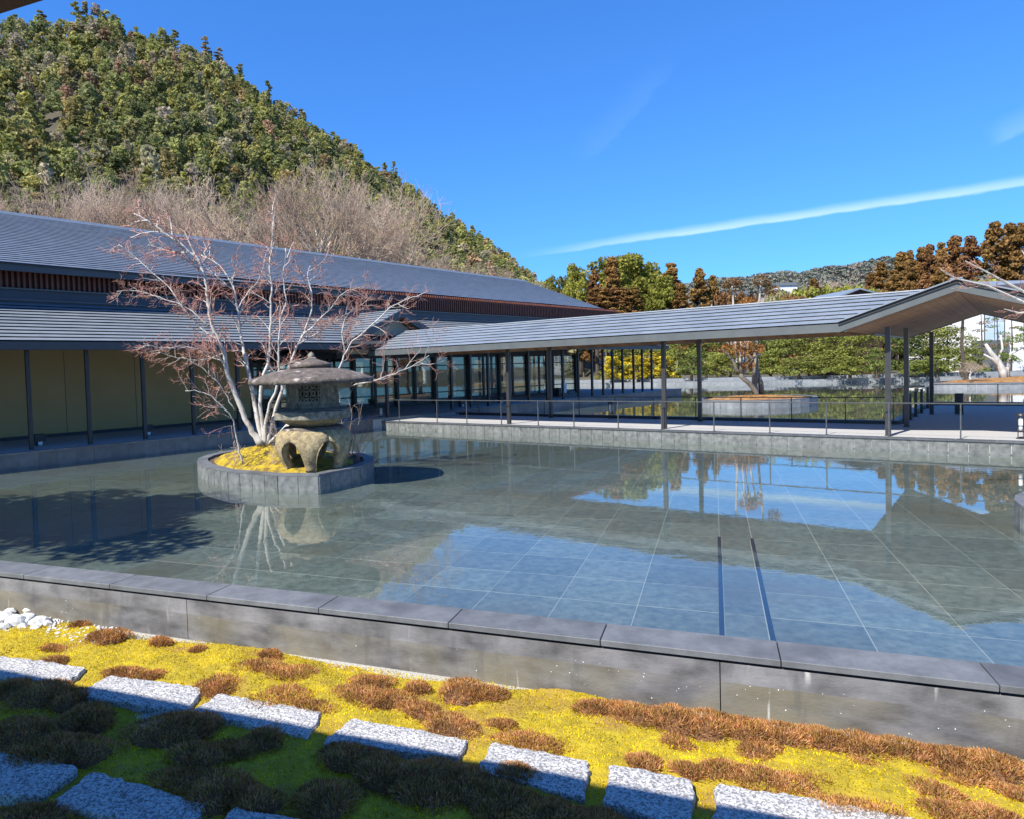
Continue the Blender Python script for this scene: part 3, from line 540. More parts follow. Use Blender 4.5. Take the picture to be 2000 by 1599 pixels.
# railings
def railing(fr, pts, z0, h, posts_at, label, mat, pw=.012, rw=.013, name='handrail', group=None):
    t = Thing(name, label, 'railing', fr, (pts[0][0], pts[0][1], z0), group)
    mb = MB(); mb.tube([(p[0], p[1], z0 + h) for p in pts], rw, 6); t.part('top_rail', mb, mat)
    for (a, b) in posts_at:
        m = MB(); m.box(a - pw, b - pw, z0, a + pw, b + pw, z0 + h - rw * .6); m.box(a - pw * 2, b - pw * 2, z0, a + pw * 2, b + pw * 2, z0 + .01); t.part('baluster', m, mat)
bs = [16.67, 14.95, 13.7, 12.35, 11.02, 9.83, 8.47, 7.25, 5.90, 4.60, 3.40, 2.2, .96, -.3, -1.6, -2.9]
railing(AB, [(17.72, 17.3), (17.72, -4)], DZ + .004, .70, [(17.72, b) for b in bs], 'long low grey steel handrail along the pool edge of the covered walkway', M_rail)
bs = [15.6, 14.2, 12.75, 11.4, 10.1, 8.8, 7.5, 6.2, 4.87, 3.57, 2.5]
railing(AB, [(20.93, 16.5), (20.93, 2.45)], DZ, .66, [(20.93, b) for b in bs], 'low black handrail on the far side of the covered walkway facing the rear pond', M_railb)
railing(AB, [(20.93, 2.34), (28.95, 2.28)], DZ - .004, .70, [(a, 2.32) for a in (21.4, 22.6, 23.9, 25.4, 27.2, 28.8)], 'short black handrail running away from camera beside the three end posts', M_railb, pw=.035)
railing(AB, [(28.9, 2.28), (28.9, -9)], DZ - .004, .70, [(28.9, b) for b in (.6, -1.0, -2.6, -4.2)], 'thin black handrail at the rear edge of the shaded terrace', M_railb)

# ================================================================ ROOFS
def slope_tiles(t, fr, origin, ex, en, length_fn, ncourse, course, tw, n_obj, zoff=0, name='roof_slate', thick=.025, mat=M_rooft, parent=None):
    """tiles on a plane. origin: point on the eave line, ex: unit along the eave, en: unit up the slope (3D, frame coords).
    length_fn(s0) -> (x_start, x_end) along the eave for the course whose lower edge is s0 up the slope"""
    ex = Vector(ex); en = Vector(en); nn = ex.cross(en).normalized()
    if nn.z < 0: nn = -nn
    o = Vector(origin)
    # mesh of one tile: butt raised, head tucked under the next course
    m = MB(); gp = .0015; ov = -.004
    def P(x, s, h): return tuple(ex * x + en * s + nn * h)
    def tile(x0, w, s0, M_, lift):
        b0 = Vector(o) if M_ is not m else Vector((0, 0, 0))
        def Q(x, s, h): q = P(x, s, h); return (q[0] + b0.x, q[1] + b0.y, q[2] + b0.z)
        M_.hexa([Q(x0 + gp, s0, thick + lift - .004), Q(x0 + w - gp, s0, thick + lift - .004), Q(x0 + w - gp, s0 + course + ov, .0), Q(x0 + gp, s0 + course + ov, .0),
                 Q(x0 + gp, s0, thick + lift + .003), Q(x0 + w - gp, s0, thick + lift + .003), Q(x0 + w - gp, s0 + course + ov, .004), Q(x0 + gp, s0 + course + ov, .004)])
    tile(0, tw, 0, m, 0); me = m.mesh(name, mat)
    items = []
    for k in range(ncourse):
        s0 = k * course; xa, xb = length_fn(s0 + course * .5)
        if xb - xa < .1: continue
        off = (k % 2) * tw / 2
        x = math.floor((xa - off) / tw) * tw + off
        while x < xb:
            x0, x1 = max(x, xa), min(x + tw, xb)
            if x1 - x0 > .04:
                pc = o + ex * ((x0 + x1) / 2) + en * s0; wv = fr.w(pc); dist = (wv - Vector((0, 0, 2))).length
                vis = abs(wv.x) < wv.y * 1.0 + 3
                items.append((dist + (0 if vis else 1000), x0, x1 - x0, s0, abs(x1 - x0 - tw) < 1e-6 or (x1 - x0) > tw - 1e-6))
            x += tw
    items.sort(key=lambda q: q[0])
    rest = MB(); c = 0
    for (d, x0, w, s0, full) in items:
        lift = 0
        if full and c < n_obj:
            q = o + ex * x0 + en * s0; t.rep(name, me, q + nn * NR.uniform(-.001, .001), parent); c += 1
        else: tile(x0, w, s0, rest, NR.uniform(-.0015, .0015))
    if rest.f: t.part(name, rest, mat, parent, kind='stuff' if len(rest.f) > 900 else None)

def soffit_boards(t, fr, quads, mat=M_soffit, bw=.12, along=0, parent=None, maxn=140, name='soffit_board'):
    """boards filling a planar quad p0,p1 (eave) p2,p3 (ridge); split along the eave direction"""
    for (p0, p1, p2, p3) in quads:
        p0, p1, p2, p3 = map(Vector, (p0, p1, p2, p3))
        L = max((p1 - p0).length, (p2 - p3).length) if along == 0 else max((p3 - p0).length, (p2 - p1).length)
        n = min(maxn, max(1, int(L / bw)))
        dn = (p1 - p0).cross(p3 - p0).normalized(); dn = dn if dn.z < 0 else -dn
        for i in range(n):
            f0, f1 = i / n, (i + .97) / n
            if along == 0: q = [p0.lerp(p1, f0), p0.lerp(p1, f1), p3.lerp(p2, f1), p3.lerp(p2, f0)]
            else: q = [p0.lerp(p3, f0), p1.lerp(p2, f0), p1.lerp(p2, f1), p0.lerp(p3, f1)]
            m = MB(); up = [v - dn * .012 for v in q]; m.hexa([*q, *up]); t.part(name, m, mat, parent)

# --- covered walkway roof: near slope, far slope, crossed by the gabled pavilion roof
t = Thing('covered_walkway_roof', 'low grey slate gable roof of the covered walkway crossing the pool', 'roof', AB, (19.2, 8, 2.55))
EV, RG, HW = 2.735, 3.44, 1.9     # eave height, ridge height, half width
sl = math.hypot(HW, RG - EV); ca, sa = HW / sl, (RG - EV) / sl
# near slope: eave at A=17.3 from B=17.66 to the valley with the pavilion gable
def near_len(s):   # x runs along -B starting at B=17.66
    return (0, 17.66 - 3.02 + (s / sl) * 1.55)
nc = 7; cs = sl / nc
slope_tiles(t, AB, (17.3, 17.66, EV), (0, -1, 0), (ca, 0, sa), near_len, nc, cs, .5, 300)
slope_tiles(t, AB, (21.1, 17.66, EV), (0, -1, 0), (-ca, 0, sa), lambda s: (0, 17.66 - 3.02 + (s / sl) * 1.55), nc, cs, .5, 0)
mb = MB()
def slab(a0, b0a, b0b, a1, b1a, b1b):
    mb.hexa([(a0, b0a, EV - .10), (a0, b0b, EV - .10), (a1, b1b, RG - .10), (a1, b1a, RG - .10), (a0, b0a, EV - .006), (a0, b0b, EV - .006), (a1, b1b, RG - .006), (a1, b1a, RG - .006)])
slab(17.33, 17.64, 3.05, 19.2, 17.64, 1.02); slab(21.07, 17.64, 3.05, 19.2, 17.64, 1.02)
slab(17.33, -1.05, -14, 19.2, .98, -14); slab(21.07, -1.05, -14, 19.2, .98, -14)
t.part('roof_deck', mb, M_under)
slope_tiles(t, AB, (17.3, -.95, EV), (0, -1, 0), (ca, 0, sa), lambda s: (1.6 - (s / sl) * 1.6, 11), nc, cs, .5, 60)
mb = MB(); mb.box(17.27, 2.9, 2.545, 17.33, 17.66, 2.70); mb.box(17.29, 2.9, 2.70, 17.36, 17.66, 2.728); t.part('eave_fascia', mb, M_fascia)
mb = MB(); mb.box(21.07, 2.9, 2.545, 21.13, 17.66, 2.70); t.part('eave_fascia', mb, M_fascia)
mb = MB()   # left end barge boards
for s_, a0, a1 in ((1, 17.3, 19.2), (-1, 21.1, 19.2)):
    mb.hexa([(a0, 17.66, EV - .19), (a1, 17.66, RG - .19), (a1, 17.70, RG - .19), (a0, 17.70, EV - .19), (a0, 17.66, EV - .01), (a1, 17.66, RG - .01), (a1, 17.70, RG - .01), (a0, 17.70, EV - .01)])
t.part('barge_board', mb, M_fasciad)
mb = MB(); mb.hexa([(19.12, 17.7, RG + .0), (19.12, 1.2, RG + .0), (19.28, 1.2, RG + .0), (19.28, 17.7, RG + .0), (19.14, 17.7, RG + .028), (19.14, 1.2, RG + .028), (19.26, 1.2, RG + .028), (19.26, 17.7, RG + .028)]); t.part('ridge_cap', mb, M_rooft)
soffit_boards(t, AB, [((17.36, 17.6, 2.56), (17.36, 2.95, 2.56), (19.2, 2.95, 3.20), (19.2, 17.6, 3.20))], bw=.16, maxn=92)
soffit_boards(t, AB, [((21.04, 17.6, 2.56), (21.04, 2.95, 2.56), (19.2, 2.95, 3.20), (19.2, 17.6, 3.20))], bw=.16, maxn=92)

# --- gabled pavilion roof (ridge along A at B=1.0)
t = Thing('pavilion_roof', 'gabled slate roof over the terrace with cedar soffit and grey barge boards', 'roof', AB, (17.3, 1.0, 2.55))
PW = 2.03; ps = math.hypot(PW, RG - EV); A0, A1 = 17.27, 28.6
pc_, psn = PW / ps, (RG - EV) / ps
mb = MB()
for sg in (1, -1):
    be = 1.0 + sg * PW
    mb.hexa([(A0 + .03, be - sg * .06, EV - .12), (A1, be - sg * .06, EV - .12), (A1, 1.0, RG - .12), (A0 + .03, 1.0, RG - .12), (A0 + .03, be, EV), (A1, be, EV), (A1, 1.0, RG), (A0 + .03, 1.0, RG)])
t.part('roof_deck', mb, M_under)
slope_tiles(t, AB, (A1, 1.0 + PW, EV + .002), (-1, 0, 0), (0, -pc_, psn), lambda s: (0, A1 - 21.1), 7, ps / 7, .5, 60)
slope_tiles(t, AB, (A0 + .05, 1.0 - PW, EV + .002), (1, 0, 0), (0, pc_, psn), lambda s: (0, A1 - A0), 7, ps / 7, .5, 60)
for sg in (1, -1):      # barge boards: lower grey board, dark fillet above, slate verge on top
    be = 1.0 + sg * (PW + .03)
    def strip(lo, hi, a0, a1, mat, nm, be=be, x=0):
        m = MB(); m.hexa([(a0, be, EV + lo), (a0, 1.0, RG + lo), (a1, 1.0, RG + lo), (a1, be, EV + lo), (a0, be, EV + hi), (a0, 1.0, RG + hi), (a1, 1.0, RG + hi), (a1, be, EV + hi)]); t.part(nm, m, mat)
    strip(-.20, -.045, A0 - .02, A0 + .03, M_fascia, 'barge_board')
    strip(-.045, .022, A0 - .05, A0 + .03, M_under, 'barge_fillet')
    strip(.022, .05, A0 - .09, A0 + .22, M_rooft, 'verge_slate')
    strip(-.20, -.02, A1 - .03, A1 + .03, M_fascia, 'barge_board')
mb = MB(); mb.box(17.36, 1.0 - PW, 2.545, A1, 1.0 - PW + .06, 2.70); t.part('eave_fascia', mb, M_fascia)
mb = MB(); mb.box(21.1, 1.0 + PW - .06, 2.545, A1, 1.0 + PW, 2.70); t.part('eave_fascia', mb, M_fascia)
mb = MB(); mb.box(A0 - .05, .9, RG + .03, A1, 1.1, RG + .062); t.part('ridge_cap', mb, M_rooft)
sz = EV - .185; rz = RG - .20
soffit_boards(t, AB, [((A0 + .03, 1.0 + PW, sz), (A0 + .62, 1.0 + PW, sz), (A0 + .62, 1.0, rz), (A0 + .03, 1.0, rz)), ((A0 + .03, 1.0 - PW, sz), (A0 + .62, 1.0 - PW, sz), (A0 + .62, 1.0, rz), (A0 + .03, 1.0, rz))], bw=.12)
soffit_boards(t, AB, [((A0 + .62, 1.0 + PW, sz + .02), (A1 - .05, 1.0 + PW, sz + .02), (A1 - .05, 1.0, rz + .02), (A0 + .62, 1.0, rz + .02)), ((A0 + .62, 1.0 - PW, sz + .02), (A1 - .05, 1.0 - PW, sz + .02), (A1 - .05, 1.0, rz + .02), (A0 + .62, 1.0, rz + .02))], bw=.14, along=1, mat=mk('shaded_cedar_soffit', (.25, .13, .055), (.36, .215, .11), 3, .6, rand=.08))

# ================================================================ LONG BUILDING
BZ = .38
t = Thing('long_building', 'long low museum building with grey slate roofs, beige walls and a glazed corridor', 'building', UV, (20, 3, BZ))
# plinth terrace
mb = MB(); mb.box(-12, -.42, -.1, 41.9, 9, BZ); t.part('terrace', mb, mk('terrace_paving', (.28, .30, .32), (.36, .38, .40), 9, .7, rand=0))
curb(t, [(-4, -.45), (17.1, -.45)][::1], -.07, BZ - .03, .42, mk('building_curb_slate', (.075, .085, .09), (.12, .13, .135), 4, .6, .0006, 50, rand=.14), joint=.004, mort=False)
curb(t, [(21.5, -.45), (41.9, -.45)][::1], -.07, BZ - .03, .66, bpy.data.materials['building_curb_slate'], joint=.004, mort=False)
mb = MB(); mb.box(-12, -.50, BZ - .03, 41.95, -.28, BZ + .005); t.part('edge_slate', mb, M_cope)
mb = MB(); mb.box(41.9, -.45, -.1, 41.95, 9, BZ - .03); t.part('end_curb', mb, M_face)
# walls
mb = MB(); mb.box(-12, 3.7, BZ, 14.9, 3.95, 2.95); t.part('plaster_wall', mb, M_plaster)
mb = MB(); mb.box(-12, 3.66, BZ, 14.9, 3.70, BZ + .10); t.part('skirting', mb, M_skirt)
for x in np.arange(-10.3, 14.9, 2.1):
    m = MB(); m.box(x - .006, 3.694, BZ + .1, x + .006, 3.7, 2.9); t.part('wall_joint', m, M_skirt)
# glazed corridor
def window(u0, u1, v, zb, zt, tr1, tr2):
    fr_ = MB(); d = .035
    fr_.box(u0, v - d, zb, u0 + .06, v + d, zt); fr_.box(u1 - .06, v - d, zb, u1, v + d, zt)
    for z0, z1 in ((zb, zb + .06), (tr1 - .025, tr1 + .025), (tr2 - .025, tr2 + .025), (zt - .06, zt)): fr_.box(u0 + .06, v - d + .004, z0, u1 - .06, v + d - .004, z1)
    w = t.part('window', fr_, M_frame)
    for z0, z1 in ((zb + .06, tr1 - .025), (tr1 + .025, tr2 - .025), (tr2 + .025, zt - .06)):
        g = MB(); g.box(u0 + .06, v - .004, z0, u1 - .06, v + .004, z1); t.part('pane', g, M_glass, w)
us = list(np.arange(14.95, 36.9, 1.215))
for i in range(len(us) - 1): window(us[i], us[i + 1] - .01, 3.8, BZ + .08, 2.62, .93, 2.19)
mb = MB(); mb.box(14.9, 3.70, BZ, 36.0, 3.9, BZ + .078); t.part('window_sill', mb, M_frame)
mb = MB(); mb.box(14.9, 3.74, 2.62, 36.0, 3.95, 2.95); t.part('header', mb, M_frame)
window(us[-1] + .02, us[-1] + .03 + .01, 3.8, BZ + .08, 2.62, .93, 2.19)
# thick mullion posts of the corridor
for u in list(us)[::2]:
    m = MB(); m.box(u - .07, 3.66, BZ, u + .07, 3.76, 2.7); t.part('mullion', m, M_post)
# room behind the glass: floor, back wall in bays with tall openings, end wall
mb = MB(); mb.box(14.95, 3.95, BZ + .0, 35.9, 8.9, BZ + .02); t.part('interior_floor', mb, M_deck)
mb = MB()
for x in np.arange(15.2, 35.9, 2.4): mb.box(x, 8.8, BZ, x + 1.45, 9.0, 2.95)
mb.box(14.9, 8.8, 2.5, 36, 9.0, 2.95)
t.part('rear_wall', mb, M_inner)
mb = MB(); mb.box(14.9, 3.95, BZ, 15.0, 8.8, 2.95); t.part('partition', mb, M_plasterl)
mb = MB(); mb.box(14.9, 3.95, 2.62, 36, 8.8, 2.68); t.part('ceiling', mb, M_inner)
# lower roof
LE, LZ, LV = -.42, 2.965, 2.35; LR = 4.13; ls = math.hypot(LV - LE, LR - LZ); lc, lsn = (LV - LE) / ls, (LR - LZ) / ls
mb = MB(); mb.hexa([(-12, LE + .05, LZ - .14), (40, LE + .05, LZ - .14), (40, LV, LR - .14), (-12, LV, LR - .14), (-12, LE, LZ - .004), (40.3, LE, LZ - .004), (40.3, LV, LR - .004), (-12, LV, LR - .004)])
lr = t.part('lower_roof', mb, M_under)
ncl = 12
slope_tiles(t, UV, (-12, LE, LZ), (1, 0, 0), (0, lc, lsn), lambda s: (0, 12 + 15.9 + (s / ls) * 3.1), ncl, ls / ncl, .5, 300, parent=lr, thick=.032)
slope_tiles(t, UV, (21.5, LE, LZ), (1, 0, 0), (0, lc, lsn), lambda s: (0, 18.8), ncl, ls / ncl, .5, 40, parent=lr, thick=.032)
mb = MB(); mb.box(-12, LE - .03, 2.765, 15.9, LE + .04, LZ - .01); t.part('eave_fascia', mb, M_fasciad)
mb = MB(); mb.box(21.3, LE - .03, 2.765, 40.3, LE + .04, LZ - .01); t.part('eave_fascia', mb, M_fasciad)
mb = MB(); mb.hexa([(-12, LE + .04, 2.76), (40.3, LE + .04, 2.76), (40.3, 3.7, 2.93), (-12, 3.7, 2.93), (-12, LE + .04, 2.79), (40.3, LE + .04, 2.79), (40.3, 3.7, 2.96), (-12, 3.7, 2.96)]); t.part('soffit', mb, M_skirt)
mb = MB(); mb.hexa([(40.2, LE, 2.75), (40.3, LE, 2.75), (40.3, LV, LR - .2), (40.2, LV, LR - .2), (40.2, LE, LZ), (40.3, LE, LZ), (40.3, LV, LR), (40.2, LV, LR)]); t.part('barge_board', mb, M_fasciad)
# clerestory: dark band then red louvres
mb = MB(); mb.box(-12, LV + .02, LR - .3, 39.5, LV + .4, 4.50); t.part('clerestory_band', mb, M_band)
mb = MB(); mb.box(-12, LV - .02, 4.20, 39.5, LV + .02, 4.24); mb.box(-12, LV - .05, 4.50, 39.5, LV + .3, 4.535); t.part('band_ledge', mb, M_fascia)
mb = MB(); mb.box(-12, LV + .10, 4.50, 39.5, LV + .4, 5.3); t.part('louvre_backing', mb, M_redb)
mb = MB()
for x in np.arange(5.0, 39.4, .14): mb.box(x, LV + .03, 4.535, x + .06, LV + .09, 5.25)
t.part('louvre_slat', mb, M_red, kind='stuff')
# cross gable over the entrance, on the axis of the covered walkway
mb = MB(); ga, gz, ge, gl_ = 19.1, 4.23, 3.25, 2.85
t2 = Thing('entrance_gable', 'slate gable roof with pale plaster pediment where the walkway meets the long building', 'roof', AB, (19.1, 18.5, 2.85))
gs = math.hypot(ge, gz - gl_); gc, gsn = ge / gs, (gz - gl_) / gs
for sg in (-1, 1):
    a0 = ga + sg * ge
    mb.hexa([(a0 - sg * .1, 17.74, gl_ - .14), (a0 - sg * .1, 21.0, gl_ - .14), (ga, 21.0, gz - .14), (ga, 17.74, gz - .14), (a0, 17.74, gl_ - .005), (a0, 17.78, gl_ - .005), (ga, 21.0, gz - .005), (ga, 17.74, gz - .005)])
t2.part('roof_deck', mb, M_under)
slope_tiles(t2, AB, (ga - ge, 17.70, gl_), (0, 1, 0), (gc, 0, gsn), lambda s: (0, .12 + (s / gs) * 3.1), 13, gs / 13, .5, 80, thick=.03)
slope_tiles(t2, AB, (ga + ge, 17.70, gl_), (0, 1, 0), (-gc, 0, gsn), lambda s: (0, .12 + (s / gs) * 3.1), 13, gs / 13, .5, 0, thick=.03)
mb = MB()
for sg in (-1, 1):
    a0 = ga + sg * (ge + .02)
    mb.hexa([(a0, 17.66, gl_ - .24), (ga, 17.66, gz - .24), (ga, 17.74, gz - .24), (a0, 17.74, gl_ - .24), (a0, 17.66, gl_ + .025), (ga, 17.66, gz + .03), (ga, 17.74, gz + .03), (a0, 17.74, gl_ + .025)])
t2.part('barge_board', mb, M_fasciad)
mb = MB(); mb.box(ga - .08, 17.66, gz + .01, ga + .08, 20.8, gz + .05); t2.part('ridge_cap', mb, M_rooft)
mb = MB(); n0 = len(mb.v)
mb.hexa([(ga - ge + .5, 18.1, 2.62), (ga + ge - .5, 18.1, 2.62), (ga + ge - .5, 18.3, 2.62), (ga - ge + .5, 18.3, 2.62), (ga - .02, 18.1, gz - .24), (ga + .02, 18.1, gz - .24), (ga + .02, 18.3, gz - .24), (ga - .02, 18.3, gz - .24)])
t2.part('pediment', mb, M_plasterl)
mb = MB(); mb.box(ga - ge + .3, 18.06, 2.50, ga + ge - .3, 18.34, 2.62); t2.part('lintel', mb, M_frame)
soffit_boards(t2, AB, [((ga - ge + .1, 17.76, gl_ - .16), (ga - ge + .1, 18.09, gl_ - .16), (ga, 18.09, gz - .16), (ga, 17.76, gz - .16)), ((ga + ge - .1, 17.76, gl_ - .16), (ga + ge - .1, 18.09, gl_ - .16), (ga, 18.09, gz - .16), (ga, 17.76, gz - .16))], bw=.12)
mb = MB(); vv = UV.w((16.0, -.40)); va, vb = to_frame(AB, vv.x, vv.y)
mb.tube([(va, vb + .05, 2.99), (ga, 20.6, gz + .0)], .035, 5); t2.part('valley_gutter', mb, M_frame)

# upper roof in its own slightly turned frame
_o = AB.w((0, 20.5, 0)); UR = Frame(_o.x, _o.y, AB.ang - .026)
t3 = Thing('upper_roof', 'broad upper slate roof of the long building above red-brown louvres', 'roof', UR, (20, 0, 5))
UP, UH = 8.75, .36; us_ = math.hypot(UP, UP * UH); uc, usn = UP / us_, UP * UH / us_
mb = MB()
mb.hexa([(-14, .06, 4.97), (40.7, .06, 4.97), (43.7, UP, 4.97 + UP * UH), (-14, UP, 4.97 + UP * UH), (-14, 0, 5.135), (40.8, 0, 5.135), (43.75, UP, 5.135 + UP * UH), (-14, UP, 5.135 + UP * UH)])
mb.hexa([(-14, 2 * UP, 4.97), (-14, UP, 4.97 + UP * UH), (43.7, UP, 4.97 + UP * UH), (46.5, 2 * UP, 4.97), (-14, 2 * UP, 5.13), (-14, UP, 5.13 + UP * UH), (43.75, UP, 5.13 + UP * UH), (46.55, 2 * UP, 5.13)])
t3.part('roof_deck', mb, M_under)
M_ut = mk('upper_roof_slate', (.115, .14, .175), (.165, .195, .235), 2.5, .4, .0004, 40, rand=.04, detail=6, spec=.6)
slope_tiles(t3, UR, (-14, 0, 5.14), (1, 0, 0), (0, uc, usn), lambda s: (0, 14 + 40.7 + s / us_ * 2.95), 32, us_ / 32, .5, 290, thick=.022, mat=M_ut)
mb = MB(); mb.box(-14, -.03, 4.93, 40.7, .05, 5.125); t3.part('eave_fascia', mb, M_fasciad)
mb = MB(); mb.box(-14, -.06, 5.10, 40.75, -.03, 5.14); t3.part('gutter', mb, M_under)
mb = MB(); mb.hexa([(-14, .05, 4.94), (40.7, .05, 4.94), (41.0, 1.8, 5.2), (-14, 1.8, 5.2), (-14, .05, 4.97), (40.7, .05, 4.97), (41.0, 1.8, 5.23), (-14, 1.8, 5.23)]); t3.part('soffit', mb, M_redb)
mb = MB(); mb.hexa([(-14, UP - .12, 5.14 + UP * UH - .03), (43.7, UP - .12, 5.14 + UP * UH - .03), (43.7, UP + .12, 5.14 + UP * UH - .03), (-14, UP + .12, 5.14 + UP * UH - .03), (-14, UP - .09, 5.21 + UP * UH), (43.7, UP - .09, 5.21 + UP * UH), (43.7, UP + .09, 5.21 + UP * UH), (-14, UP + .09, 5.21 + UP * UH)]); t3.part('ridge_cap', mb, mk('pale_ridge_metal', (.30, .33, .36), (.36, .39, .42), 3, .4))  # ridge metal paler than the slates below
mb = MB(); mb.hexa([(40.70, .05, 4.75), (40.76, .05, 4.75), (43.76, UP, 5.05 + UP * UH - .1), (43.7, UP, 5.05 + UP * UH - .1), (40.70, 0, 5.16), (40.76, 0, 5.16), (43.76, UP, 5.16 + UP * UH), (43.7, UP, 5.16 + UP * UH)]); t3.part('barge_board', mb, M_fascia)

# posts of the long building, each standing on the terrace edge
GB = 'thin dark posts under the lower eave of the long building'
for i, u in enumerate([.98, 2.37, 3.76, 5.16, 6.55, 7.91, 9.34, 10.75, 12.2, 13.6]):
    post(u, .02, 2.80, UV, 'thin dark eave post beyond the left border of the picture, %s from the left' % ordw(i) if i < 4 else 'thin dark eave post before the beige wall, %s from the left' % ordw(i - 4), GB, BZ, .045)
for i, u in enumerate([21.78, 22.95, 24.1, 25.6, 27.0, 28.45, 29.8, 31.2, 32.5, 33.6, 34.6, 35.68, 36.92, 37.95, 39.1]):
    w = 'before the corridor windows' if u < 36.2 else 'beyond the end of the corridor'
    post(u, .05, 2.80, UV, 'thin black eave post %s, %s from the walkway' % (w, ordw(i)), GB, BZ, .05)

# little floor lamps on the terrace, each a black bracket box with a white glass
for i, (u, v, nm) in enumerate([(7.05, 1.0, 'between the first two posts at left'), (9.95, 1.15, 'between the third and fourth post at left'), (23.3, .8, 'near the left end of the corridor windows'), (26.1, .9, 'in the middle of the corridor windows')]):
    t = Thing('terrace_lamp', 'small black box lamp with white glass ' + nm, 'lamp', UV, (u, v, BZ), 'low terrace lamps')
    m = MB(); m.bbox(u - .13, v, BZ + .10, u + .13, v + .16, BZ + .30, .01); m.box(u - .1, v + .1, BZ, u + .1, v + .15, BZ + .1); t.part('housing', m, M_railb)
    m = MB(); m.lathe(u, v + .03, [(.001, BZ + .01), (.055, BZ + .01), (.06, BZ + .06), (.055, BZ + .10), (.001, BZ + .10)], 10); t.part('lamp_glass', m, M_lampw, smooth=True)
# bollard lamps
def bollard(a, b, fr, z, h, label):
    t = Thing('bollard_lamp', label, 'lamp', fr, (a, b, z), 'black bollard lamps')
    m = MB(); m.lathe(a, b, [(.001, z), (.075, z), (.075, z + .02), (.04, z + .03)], 12)
    for q in range(4):
        x, y = a + .058 * math.cos(q * 1.571 + .78), b + .058 * math.sin(q * 1.571 + .78); m.box(x - .008, y - .008, z + .02, x + .008, y + .008, z + h)
    m.lathe(a, b, [(.07, z + h * .28), (.075, z + h * .28), (.075, z + h * .31), (.07, z + h * .31)], 12); t.part('stand', m, M_railb)
    m = MB(); m.lathe(a, b, [(.001, z + h * .33), (.045, z + h * .33), (.05, z + h * .55), (.04, z + h * .85), (.001, z + h * .87)], 12); t.part('lamp_glass', m, M_lampw, smooth=True)
    m = MB(); m.lathe(a, b, [(.001, z + h * 1.05), (.07, z + h * 1.02), (.085, z + h * .93), (.085, z + h * .90), (.001, z + h * .89)], 14); t.part('cap', m, M_railb, smooth=True)
bollard(18.15, .02, AB, DZ, .50, 'black bollard lamp with white glass by the pool rail below the gable')
bollard(17.2, 16.75, UV, .0 + DZ, .42, 'dark bollard lamp beside the far left walkway post') if False else bollard(17.9, 17.75, AB, DZ, .46, 'dark bollard lamp beside the far left walkway post')
m = MB(); m.bbox(28.25, 2.0, DZ, 28.5, 2.18, DZ + .72, .01)
t = Thing('service_pillar', 'short square black pillar at the back rail of the shaded terrace', 'pillar', AB, (25.2, 1.35, DZ)); m = MB(); m.bbox(25.1, 1.3, DZ, 25.25, 1.5, DZ + .55, .01); t.part('body', m, M_railb); m = MB(); m.bbox(25.09, 1.29, DZ + .55, 25.26, 1.51, DZ + .57, .005); t.part('cap', m, M_frame)
bollard(20.8, 10.2, AB, DZ, .50, 'bollard lamp with white top on the rear edge of the walkway')
# white notice easel by the glass corridor
w = Vector((7.35, 35.9, BZ)); u, v = to_frame(UV, w.x, w.y)
t = Thing('notice_stand', 'small white notice board on a dark stand by the corridor windows', 'sign', UV, (u, 1.6, BZ))
m = MB(); m.box(u - .25, 1.58, BZ + .18, u + .25, 1.60, BZ + .72); t.part('board', m, M_white)
m = MB(); m.box(u - .45, 1.61, BZ, u + .1, 2.1, BZ + .45); t.part('stand', m, M_railb)

# ================================================================ FAR POND WALL
t = Thing('pond_wall', 'two-tier grey slate wall along the far edge of the rear pond', 'wall', AB, (53, 12, 0))
pts = FARW
curb(t, pts, -.1, .27, .75, mk('far_wall_slate', (.14, .152, .165), (.21, .225, .235), 4, .7, rand=.12), joint=.02)
mb = MB()
for (a0, b0), (a1, b1) in zip(pts[:-1], pts[1:]):
    mb.hexa([(a0 - .03, b0, .27), (a1 - .03, b1, .27), (a1 + 1.3, b1, .27), (a0 + 1.3, b0, .27), (a0 - .03, b0, .30), (a1 - .03, b1, .30), (a1 + 1.3, b1, .30), (a0 + 1.3, b0, .30)])
    mb.hexa([(a0 + 1.2, b0, .20), (a1 + 1.2, b1, .20), (a1 + 1.6, b1, .20), (a0 + 1.6, b0, .20), (a0 + 1.2, b0, .56), (a1 + 1.2, b1, .56), (a1 + 1.6, b1, .56), (a0 + 1.6, b0, .56)])
t.part('upper_tier', mb, mk('far_coping_slate', (.15, .165, .18), (.21, .225, .24), 2, .7))

